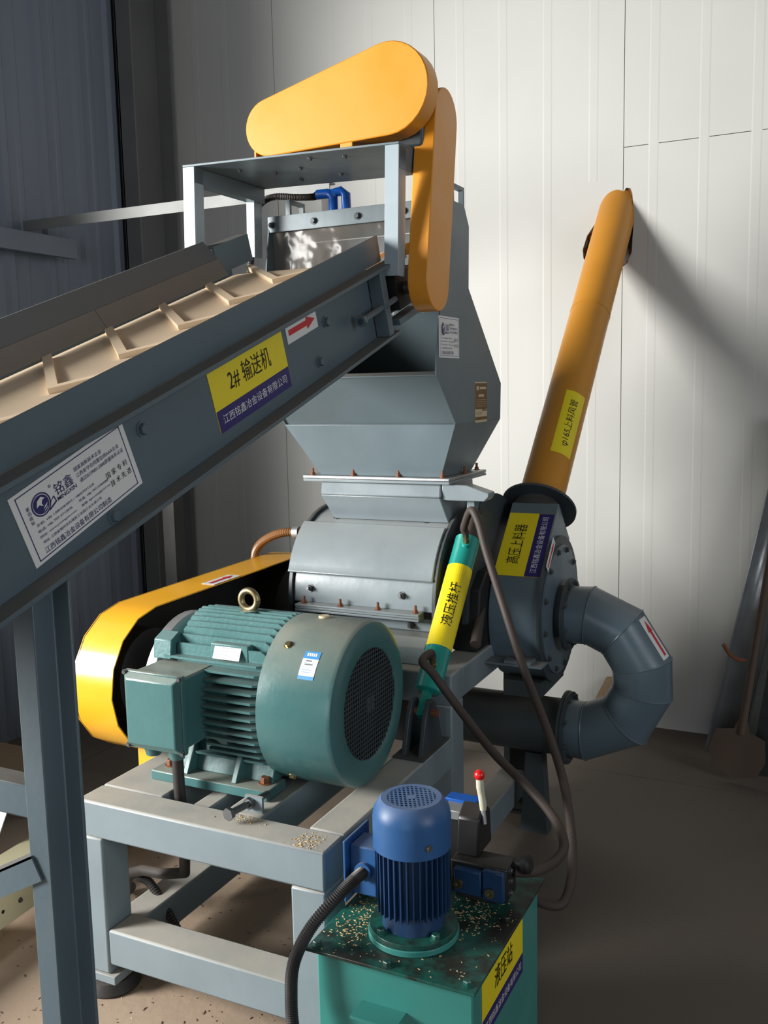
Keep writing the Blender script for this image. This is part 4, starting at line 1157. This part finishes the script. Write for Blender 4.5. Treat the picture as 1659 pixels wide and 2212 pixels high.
# arrow on the outside of the 50..15 segment
r1_, r2_ = math.radians(50), math.radians(15)
o1, o2 = V((EC.x + 0.312 * math.cos(r1_), EC.y + 0.312 * math.sin(r1_))), V((EC.x + 0.312 * math.cos(r2_), EC.y + 0.312 * math.sin(r2_)))
seg_d = V((o1.x - o2.x, 0, o1.y - o2.y)).normalized()
seg_n = V((-seg_d.z, 0, seg_d.x)); seg_n = seg_n if seg_n.x > 0 else -seg_n
mid = V(((o1.x + o2.x) / 2, 0, (o1.y + o2.y) / 2))
axis_pt = V((mid.x, BY, mid.z)) - seg_n * 0.1015
def elbow_fn(u, v, d):
    a = -0.28 - v / Er
    return axis_pt + seg_d * u + (seg_n * math.cos(a) + V((0, 1, 0)) * math.sin(a)) * (0.1022 + d)
arrow_label(UBd, elbow_fn, 0.155, 0.042, 1, 1, 6)
LP = thing('discharge_pipe', 'dark horizontal discharge pipe running under the crusher to the U-bend', 'pipe', (-1.2, 3.2, 0.0))
MB().lathe([(0.1, 0), (0.1, 0.66)], (-1.53, BY, EC.y - ER), (1, 0, 0), 40).build('pipe_tube', 'grey_dark', LP)
MB().lathe([(0.1, 0), (0.13, 0), (0.13, 0.010), (0.1, 0.010)], (-0.864, BY, EC.y - ER), (1, 0, 0), 44, cap=False).build('flange', 'grey_dark', LP)
MB().box(-1.60, -1.40, 3.10, 3.30, 0.30, 0.64).build('outlet_box', 'black', LP)
MB().prism([(-0.92, 0.0), (-1.02, 0.0), (-1.0, 0.30), (-0.94, 0.30)], lambda p, q: V((p[0], q, p[1])), 3.17, 3.23).build('pipe_support', 'grey_dark', LP)

# ------------------------------------------------------------------ hydraulic cylinder
HC = thing('hydraulic_cylinder', 'turquoise hydraulic cylinder with a yellow sticker leaning against the crusher', 'cylinder', (-1.1, 2.48, 0.66))
Ha, Hb = V((-1.10, 2.48, 0.664)), V((-1.10, 2.943, 1.205))
Hd = (Hb - Ha).normalized()
t0_, t1_ = 0.062, 0.602
MB().lathe([(0.034, t0_), (0.040, t0_ + 0.004), (0.040, t1_ - 0.004), (0.036, t1_)], Ha, Hd, 40).build('tube', 'teal_cyl', HC)
MB().lathe([(0.022, t1_), (0.022, t1_ + 0.12)], Ha, Hd, 28).build('piston_rod', 'hose', HC)
eye = MB()
eye.obox(Ha, (1, 0, 0), Hd, Hd.cross(V((1, 0, 0))), (-0.010, 0.010), (-0.018, t0_), (-0.016, 0.016))
eye.build('end_eye', 'teal_cyl', HC)
for sx in (-0.02, 0.012):
    MB().obox(Ha, (1, 0, 0), Hd, Hd.cross(V((1, 0, 0))), (sx, sx + 0.008), (t1_ + 0.11, t1_ + 0.155), (-0.018, 0.018)).build('clevis', 'grey_dark', HC)
Hn = Hd.cross(V((1, 0, 0)))
if Hn.y > 0: Hn = -Hn
def cyl_fn(s0, a0):
    def fnn(u, v, d):
        a = a0 - v / 0.04
        return Ha + Hd * (s0 + u) + (V((1, 0, 0)) * math.sin(a) + Hn * math.cos(a)) * (0.0403 + d)
    return fnn
label(HC, cyl_fn(0.345, 0.0), 0.285, 0.15, [(0, 1, 'lab_yellow')], [('\u6db2\u538b\u63a8\u6746', 0.0, -0.017, 0.150, 0.036, 'ink', 0, 0.004)], 'name_label', 2, 24, 'yellow name sticker wrapped on the cylinder')
fA, fB = Ha + Hd * 0.562 + Hn * 0.04 + V((0.016, 0, 0)), Ha + Hd * 0.125 + Hn * 0.04 + V((0.016, 0, 0))
fdir = (Hn + V((0.25, 0, 0.35))).normalized()
for f_ in (fA, fB):
    MB().lathe([(0.015, -0.012), (0.015, 0.006), (0.012, 0.008)], f_, fdir, 16).build('port_boss', 'teal_cyl', HC)
    MB().lathe([(0.0115, 0.008), (0.0115, 0.024), (0.009, 0.025), (0.009, 0.034), (0.0115, 0.035), (0.0115, 0.052)], f_, fdir, 6).build('hose_fitting', 'brass', HC)
sA, sB = fA + fdir * 0.05, fB + fdir * 0.05
hose('hydraulic_hose', [tuple(sA), tuple(sA + V((0.0, -0.012, 0.022))), (-1.04, 2.745, 1.235), (-1.008, 2.725, 1.20), (-0.975, 2.70, 1.118), (-0.911, 2.66, 0.973), (-0.827, 2.60, 0.798), (-0.734, 2.52, 0.655), (-0.667, 2.45, 0.542), (-0.62, 2.36, 0.444), (-0.594, 2.28, 0.384), (-0.588, 2.22, 0.345), (-0.60, 2.17, 0.330), (-0.66, 2.155, 0.34), (-0.72, 2.16, 0.36)], 0.0125, 'hose',
     'brown hydraulic hose arching from the upper end of the turquoise cylinder', sub=10)
hose('hydraulic_hose', [tuple(sB), tuple(sB + V((0.0, -0.012, 0.018))), (-1.072, 2.425, 0.835), (-1.035, 2.42, 0.802), (-0.955, 2.42, 0.706), (-0.844, 2.39, 0.607), (-0.738, 2.36, 0.54), (-0.651, 2.30, 0.497), (-0.60, 2.22, 0.472), (-0.597, 2.14, 0.466), (-0.622, 2.06, 0.472), (-0.665, 2.01, 0.485)], 0.0125, 'hose',
     'brown hydraulic hose sagging from the lower end of the turquoise cylinder to the valve', sub=10)

# ------------------------------------------------------------------ hydraulic power unit
HP = thing('hydraulic_power_unit', 'green hydraulic power unit with an upright blue motor in front of the frame', 'power unit', (-0.83, 1.9, 0))
TX0, TX1, TY0, TY1, TZ = -1.005, -0.640, 1.672, 2.125, 0.400
MB().box(TX0, TX1, TY0, TY1, 0.0, TZ).build('oil_tank', 'teal_tank', HP, bevel=0.004)
MB().box(-1.022, -0.628, 1.652, 2.145, TZ + 0.0002, TZ + 0.008).build('tank_lid', 'teal_lid', HP, bevel=0.0015)
LZ = TZ + 0.008
for x, y_ in ((-1.003, 1.672), (-0.83, 1.668), (-0.652, 1.675), (-1.0, 1.90), (-0.655, 1.93)):
    bolt('teal', (x, y_, LZ), (0, 0, 1), HP, 'lid_bolt')
MB().box(-0.895, -0.790, 1.615, 1.672, 0.302, 0.308).build('handle', 'teal_tank', HP)
name_label(HP, flat((TX1 + 0.0004, 1.862, 0.322), (0, 1, 0), (0, 0, 1)), 0.275, 0.150, '\u6db2\u538b\u7ad9', 0.120, 0.050, 0.32, note='yellow and navy name sticker on the tank side')
# upright pump motor
mx_, my_ = -0.83, 1.805
MB().lathe([(0.03, 0), (0.102, 0.0), (0.102, 0.014), (0.03, 0.014)], (mx_, my_, LZ + 0.0002), (0, 0, 1), 48).build('base_flange', 'teal_tank', HP, bevel=0.0015)
PM = MB().lathe([(0.04, 0.0125), (0.070, 0.0125), (0.064, 0.05), (0.07, 0.06), (0.072, 0.20), (0.04, 0.205)], (mx_, my_, LZ + 0.0145), (0, 0, 1), 48).build('pump_motor', 'blue_fin', HP)
MB().lathe([(0.04, 0), (0.099, 0), (0.099, 0.012), (0.04, 0.012)], (mx_, my_, LZ + 0.0145), (0, 0, 1), 48).build('motor_flange', 'teal_lid', PM, bevel=0.001)
for k in range(36):
    a = 2 * PI * (k + 0.5) / 36
    if abs(((a - math.radians(195) + PI) % (2 * PI)) - PI) < 0.38:
        continue
    d_ = V((math.cos(a), math.sin(a), 0)); n_ = V((-math.sin(a), math.cos(a), 0))
    MB().obox((mx_, my_, 0), d_, n_, (0, 0, 1), (0.070, 0.083), (-0.0016, 0.0016), (0.472, 0.625)).build('motor_fin', 'blue_fin', PM, smooth=0)
MB().lathe([(0.080, 0), (0.087, 0), (0.087, 0.068), (0.084, 0.084), (0.072, 0.104), (0.067, 0.108), (0.0655, 0.106), (0.0655, 0.100), (0.080, 0.08), (0.080, 0)], (mx_, my_, 0.618), (0, 0, 1), 56, cap=False).build('motor_cowl', 'blue', PM)
gt = MB()
zg = 0.7235
gsp = 0.0095
for k in range(-6, 7):
    o = (k) * gsp
    h = math.sqrt(max(0, 0.0662 ** 2 - o * o))
    if h > 0.012:
        ca2, sa2 = math.cos(0.5), math.sin(0.5)
        U_, W_ = V((ca2, sa2, 0)), V((-sa2, ca2, 0))
        gt.obox((mx_, my_, zg), U_, W_, (0, 0, 1), (o - 0.0019, o + 0.0019), (-h, h), (0, 0.002))
        gt.obox((mx_, my_, zg), U_, W_, (0, 0, 1), (-h, h), (o - 0.0019, o + 0.0019), (0.0001, 0.0021))
gt.lathe([(0.054, 0.0003), (0.0664, 0.0003), (0.0664, 0.0024), (0.054, 0.0024)], (mx_, my_, zg), (0, 0, 1), 40, cap=False)
gt.lathe([(0.011, 0), (0.011, 0.0024)], (mx_, my_, zg), (0, 0, 1), 16)
gt.build('cowl_grille', 'blue', PM, smooth=0)
MB().lathe([(0.01, 0), (0.064, 0), (0.064, 0.004)], (mx_, my_, 0.69), (0, 0, 1), 32).build('cowl_fan', 'black', PM)
for k in range(4):
    a = math.radians(45 + 90 * k + 13)
    bolt('teal', (mx_ + 0.086 * math.cos(a), my_ + 0.086 * math.sin(a), LZ + 0.0265), (0, 0, 1), PM, 'flange_bolt')
a = math.radians(-42)
bolt('small', (mx_ + 0.087 * math.cos(a), my_ + 0.087 * math.sin(a), 0.645), (math.cos(a), math.sin(a), 0), PM, 'cowl_screw')
tbx = MB().box(-0.972, -0.905, 1.775, 1.845, 0.485, 0.60).build('terminal_box', 'blue', PM, bevel=0.004)
MB().box(-0.9785, -0.9725, 1.755, 1.875, 0.470, 0.615).build('box_cover', 'blue', tbx, bevel=0.002)
MB().lathe([(0.021, 0), (0.021, 0.012), (0.014, 0.012), (0.014, 0.002)], (-0.935, 1.775, 0.545), (0, -1, 0.05), 20).build('cable_gland', 'blue', tbx)
# valve block with hand lever
VB = MB().box(-0.805, -0.665, 1.965, 2.035, 0.428, 0.510).build('valve_block', 'oil', HP, bevel=0.004)
MB().box(-0.790, -0.722, 1.945, 1.9645, 0.440, 0.500).build('valve_face', 'blue_fin', VB, bevel=0.003)
MB().box(-0.720, -0.668, 1.948, 1.9645, 0.434, 0.506).build('valve_face', 'blue_fin', VB, bevel=0.003)
MB().box(-0.80, -0.70, 1.985, 2.06, LZ + 0.0002, 0.4278).build('valve_foot', 'oil', VB)
for x, z in ((-0.778, 0.463), (-0.700, 0.456)):
    MB().lathe([(0.012, 0), (0.0115, 0.004), (0.0055, 0.004), (0.005, 0.001)], (x, 1.945, z), (0, -1, 0), 20).build('plug', 'brass', VB)
MB().lathe([(0.012, 0), (0.012, 0.02), (0.022, 0.022), (0.022, 0.036), (0.016, 0.042)], (-0.665, 2.02, 0.497), (1, 0, 0.25), 20).build('hand_wheel', 'black', VB)
for z in (0.445, 0.475, 0.5):
    bolt('small', (-0.665, 1.985, z), (1, 0, 0), VB)
MB().prism([(1.99, 0.5102), (2.09, 0.5102), (2.08, 0.60), (2.04, 0.625), (2.0, 0.60)], yz, -0.80, -0.745).build('lever_housing', 'oil', VB, bevel=0.005)
MB().box(-0.862, -0.795, 2.05, 2.115, 0.565, 0.588).build('filler_block', 'steel', VB, bevel=0.002)
MB().box(-0.872, -0.79, 2.10, 2.14, 0.586, 0.594).build('blue_bracket', 'blue_fit', VB, bevel=0.001)
MB().box(-0.86, -0.80, 2.06, 2.11, LZ + 0.0002, 0.5648).build('filler_neck', 'oil', VB)
lev = MB()
LB, LTp = V((-0.738, 2.02, 0.585)), V((-0.756, 2.035, 0.690))
lev.cyl(LB, LTp, 0.0055, 12, 0.006)
LV = lev.build('lever_rod', 'steel', VB)
MB().tube([LB.lerp(LTp, 0.30), LB.lerp(LTp, 0.45) + V((0.001, 0, 0)), LB.lerp(LTp, 0.62), LB.lerp(LTp, 0.8) + V((-0.001, 0, 0)), LB.lerp(LTp, 0.97)], 0.009, 12, rfn=lambda i: (0.0075, 0.009, 0.0085, 0.0095, 0.009)[i]).build('lever_tape', 'tape', LV)
MB().sphere(LTp + V((0, 0, 0.008)), 0.0132, 24, 16).build('lever_knob', 'knob', LV)
# conduit to the pump motor
hose('flexible_conduit', [(-0.935, 1.768, 0.545), (-0.942, 1.735, 0.541), (-0.960, 1.695, 0.520), (-1.0, 1.655, 0.468), (-1.028, 1.635, 0.412), (-1.040, 1.625, 0.366), (-1.042, 1.62, 0.31), (-1.034, 1.61, 0.25), (-1.01, 1.60, 0.17), (-0.98, 1.585, 0.09), (-0.93, 1.56, 0.03), (-0.84, 1.52, 0.016)], 0.0145, 'conduit',
     'ribbed grey flexible conduit curving from the blue motor down beside the green tank', 'conduit', sub=26, ribbed=True, n=14)
hose('flexible_conduit', [(-1.98, 2.20, 0.10), (-1.88, 2.09, 0.17), (-1.80, 2.06, 0.175), (-1.70, 2.03, 0.10), (-1.60, 2.0, 0.02), (-1.50, 2.06, 0.015), (-1.40, 2.06, 0.016), (-1.25, 2.02, 0.03), (-1.10, 1.98, 0.22), (-1.02, 1.95, 0.21), (-1.0, 2.2, 0.02), (-1.0, 2.5, 0.016)], 0.0135, 'conduit',
     'black ribbed conduit lying under the base frame behind its lower rail', 'conduit', sub=30, ribbed=True, n=12)

# ------------------------------------------------------------------ left foreground and background pieces
t = thing('cream_channel', 'cream painted steel channel with bolts lying on the floor at the left edge', 'channel', (-2.45, 2.1, 0))
cd = V((-0.28, 0.55, 0)).normalized()
cd = V((-0.06, 1.0, 0)).normalized(); cn_ = V((1.0, 0.06, 0))
O_ = V((-2.20, 1.78, 0.045))
MB().obox(O_, cd, -cn_, (0, 0, 1), (-0.6, 1.2), (0.0, 0.19), (0.099, 0.105)).build('top_flange', 'cream', t, bevel=0.002)
MB().obox(O_, cd, -cn_, (0, 0, 1), (-0.6, 1.2), (0.0, 0.006), (0.0, 0.0988)).build('web', 'cream', t, bevel=0.001)
for k in range(7):
    p_ = O_ + cd * (0.02 + 0.07 * k) + V((0, 0, 0.05))
    if k % 2 == 0: bolt('small', p_ , cn_, t)
    else: MB().lathe([(0.006, 0), (0.006, 0.001)], p_, cn_, 10).build('bolt_hole', 'black', t)
MB().obox(O_, cd, -cn_, (0, 0, 1), (-0.1, 0.1), (0.02, 0.17), (-0.045, -0.001)).build('packing_block', 'wood', t)
MB().obox(O_, cd, -cn_, (0, 0, 1), (0.9, 1.1), (0.02, 0.17), (-0.045, -0.001)).build('packing_block', 'wood', t)
t = tag(MB().box(-3.30, -2.80, 2.50, 2.70, 0.0, 0.19).build('timber_baulk', 'wood', bevel=0.003), 'dusty brown timber baulk on the floor behind the conveyor leg', 'timber')
t = tag(MB().add([(-2.75, 2.05, 0.1505), (-2.44, 2.05, 0.1505), (-2.44, 2.054, 0.1505), (-2.75, 2.054, 0.1505), (-2.75, 2.20, 0.33), (-2.475, 2.20, 0.33), (-2.475, 2.204, 0.33), (-2.75, 2.204, 0.33)],
              [(0, 3, 2, 1), (4, 5, 6, 7), (0, 1, 5, 4), (1, 2, 6, 5), (2, 3, 7, 6), (3, 0, 4, 7)]).build('metal_sheet', 'steel', smooth=0), 'bright metal sheet offcut leaning over the cream channel at the left edge', 'sheet')

# thin posts standing in the dark behind the yellow belt guard
t = tag(MB().box(-2.85, -2.78, 3.48, 3.55, 0.0, 1.95).build('steel_post', 'black', bevel=0.003), 'slim dark steel post in the shadow behind the yellow belt guard', 'post')
# galvanised gutter leaning on the wall, shovel beside it
gu = MB()
ga, gb = V((-0.46, 4.16, 0.0)), V((-0.17, 4.38, 1.55))
gd = (gb - ga).normalized()
gside = V((1, -0.25, 0)); gside = (gside - gd * gside.dot(gd)).normalized()
gnor = gside.cross(gd)
if gnor.y > 0: gnor = -gnor
gprof = [(-0.085, 0.075), (-0.085, 0.06), (-0.075, 0.02), (-0.05, 0.0), (0.03, 0.0), (0.055, 0.02), (0.065, 0.06), (0.065, 0.075)]
vs_ = [ga + gd * h_ + gside * (u_ + 0.06) + gnor * v_ for h_ in (0.03, 1.5) for u_, v_ in gprof]
n_ = len(gprof)
gu.add(vs_, [(i, i + 1, n_ + i + 1, n_ + i) for i in range(n_ - 1)])
GU = gu.build('steel_gutter', 'steel', smooth=30)
GU.modifiers.new('thickness', 'SOLIDIFY').thickness = 0.002
tag(GU, 'galvanised steel gutter section leaning against the wall in the right corner', 'gutter')
SH = thing('shovel', 'rusty shovel standing blade down in front of the leaning gutter', 'shovel', (-0.34, 3.93, 0))
sa_, sb_ = V((-0.335, 3.93, 0.20)), V((-0.20, 4.06, 1.35))
MB().cyl(sa_, sb_, 0.016, 14).build('handle', 'shovel', SH)
vs_, fs_ = [], []
blade = [(-0.02, 0.24), (0.02, 0.24), (0.03, 0.20), (0.095, 0.185), (0.11, 0.10), (0.085, 0.03), (0.0, 0.0), (-0.085, 0.03), (-0.11, 0.10), (-0.095, 0.185), (-0.03, 0.20)]
bd_ = (sb_ - sa_).normalized()
bs_ = V((1, -0.1, 0)); bs_ = (bs_ - bd_ * bs_.dot(bd_)).normalized()
bn_ = bs_.cross(bd_)
bo_ = sa_ - bd_ * 0.185
ob_ = MB().prism(blade, lambda p, q: bo_ + bs_ * p[0] + bd_ * p[1] + bn_ * (q + 0.25 * p[0] ** 2 * 8), 0, 0.003).build('blade', 'shovel', SH)
t = tag(MB().tube(smooth_path([(-0.415, 3.95, 0.56), (-0.39, 3.955, 0.52), (-0.36, 3.96, 0.50), (-0.33, 3.97, 0.495)], 6), 0.008, 8).build('bent_rod', 'rust'), 'short bent rusty rod hooked across the leaning gutter', 'rod')
t = tag(MB().add([(-0.31, 4.02, 0.0), (0.20, 4.02, 0.0), (0.20, 4.024, 0.0), (-0.31, 4.024, 0.0), (-0.16, 4.22, 1.15), (0.35, 4.22, 1.15), (0.35, 4.224, 1.15), (-0.16, 4.224, 1.15)],
              [(0, 3, 2, 1), (4, 5, 6, 7), (0, 1, 5, 4), (1, 2, 6, 5), (2, 3, 7, 6), (3, 0, 4, 7)]).build('steel_plate', 'black', smooth=0), 'dark steel plate leaning behind the shovel at the right edge', 'plate')
# board behind the duct
t = tag(MB().add([(-1.08, 4.22, 0.0), (-0.96, 4.22, 0.0), (-0.96, 4.245, 0.0), (-1.08, 4.245, 0.0), (-0.985, 4.395, 0.225), (-0.865, 4.395, 0.225), (-0.865, 4.42 - 0.002, 0.222), (-0.985, 4.42 - 0.002, 0.222)],
              [(0, 3, 2, 1), (4, 5, 6, 7), (0, 1, 5, 4), (1, 2, 6, 5), (2, 3, 7, 6), (3, 0, 4, 7)]).build('wooden_board', 'wood', smooth=0), 'short wooden board propped against the wall behind the U-bend', 'board')

# ------------------------------------------------------------------ chips and grit (uncountable)
def chips(name, label_, n, gen, mat, smin, smax):
    b = MB()
    for _ in range(n):
        p, up_ = gen()
        s_ = random.uniform(smin, smax)
        a = random.uniform(0, 2 * PI)
        u = V((math.cos(a), math.sin(a), 0)) * s_ * random.uniform(0.6, 2.0)
        w = V((-math.sin(a), math.cos(a), 0)) * s_ * 0.6
        h = V((random.uniform(-0.3, 0.3) * s_, 0, s_ * 0.45))
        b.add([p - u - w, p + u - w, p + u * 0.7 + w, p - u * 0.8 + w, p + h], [(0, 3, 2, 1), (0, 1, 4), (1, 2, 4), (2, 3, 4), (3, 0, 4)])
    o = b.build(name, mat, smooth=0)
    o['kind'] = 'stuff'; o['label'] = label_; o['category'] = 'debris'
    return o
def on_lid():
    while True:
        if random.random() < 0.45:
            x, y_ = random.gauss(-0.955, 0.03), random.gauss(1.80, 0.06)
        elif random.random() < 0.6:
            x, y_ = random.gauss(-0.74, 0.04), random.gauss(1.93, 0.035)
        else:
            x, y_ = random.uniform(-1.01, -0.64), random.uniform(1.66, 1.95)
        if -1.015 < x < -0.635 and 1.657 < y_ < 2.1 and (x - mx_) ** 2 + (y_ - my_) ** 2 > 0.106 ** 2:
            return V((x, y_, LZ + 0.0003)), 1
chips('lid_chips', 'pale chips and grit scattered over the green tank lid', 520, on_lid, 'chip', 0.0009, 0.0029)
def on_floor():
    while True:
        x, y_ = random.uniform(-2.4, -1.1), random.uniform(1.45, 2.6)
        if not (-2.5 < x < -2.19 and y_ > 1.6):
            return V((x, y_, 0.0004)), 1
chips('floor_chips', 'small dark chips scattered on the floor under the base frame', 420, on_floor, 'chip_d', 0.0012, 0.0045)
chips('floor_grit', 'pale grit scattered on the floor around the base frame', 300, on_floor, 'chip', 0.0008, 0.0024)
def on_beam():
    x, y_ = (random.gauss(-1.12, 0.02), random.gauss(1.84, 0.02)) if random.random() < 0.6 else (random.gauss(-1.31, 0.03), random.gauss(1.875, 0.012))
    return V((min(x, -1.06), min(max(y_, 1.808), 1.893), ZT + 0.0003)), 1
chips('beam_chips', 'little heaps of wood chips on the front corner of the base frame', 150, on_beam, 'chip', 0.0012, 0.0032)

# close bolts' smooth shading
for me in BOLT.values():
    me.shade_flat()
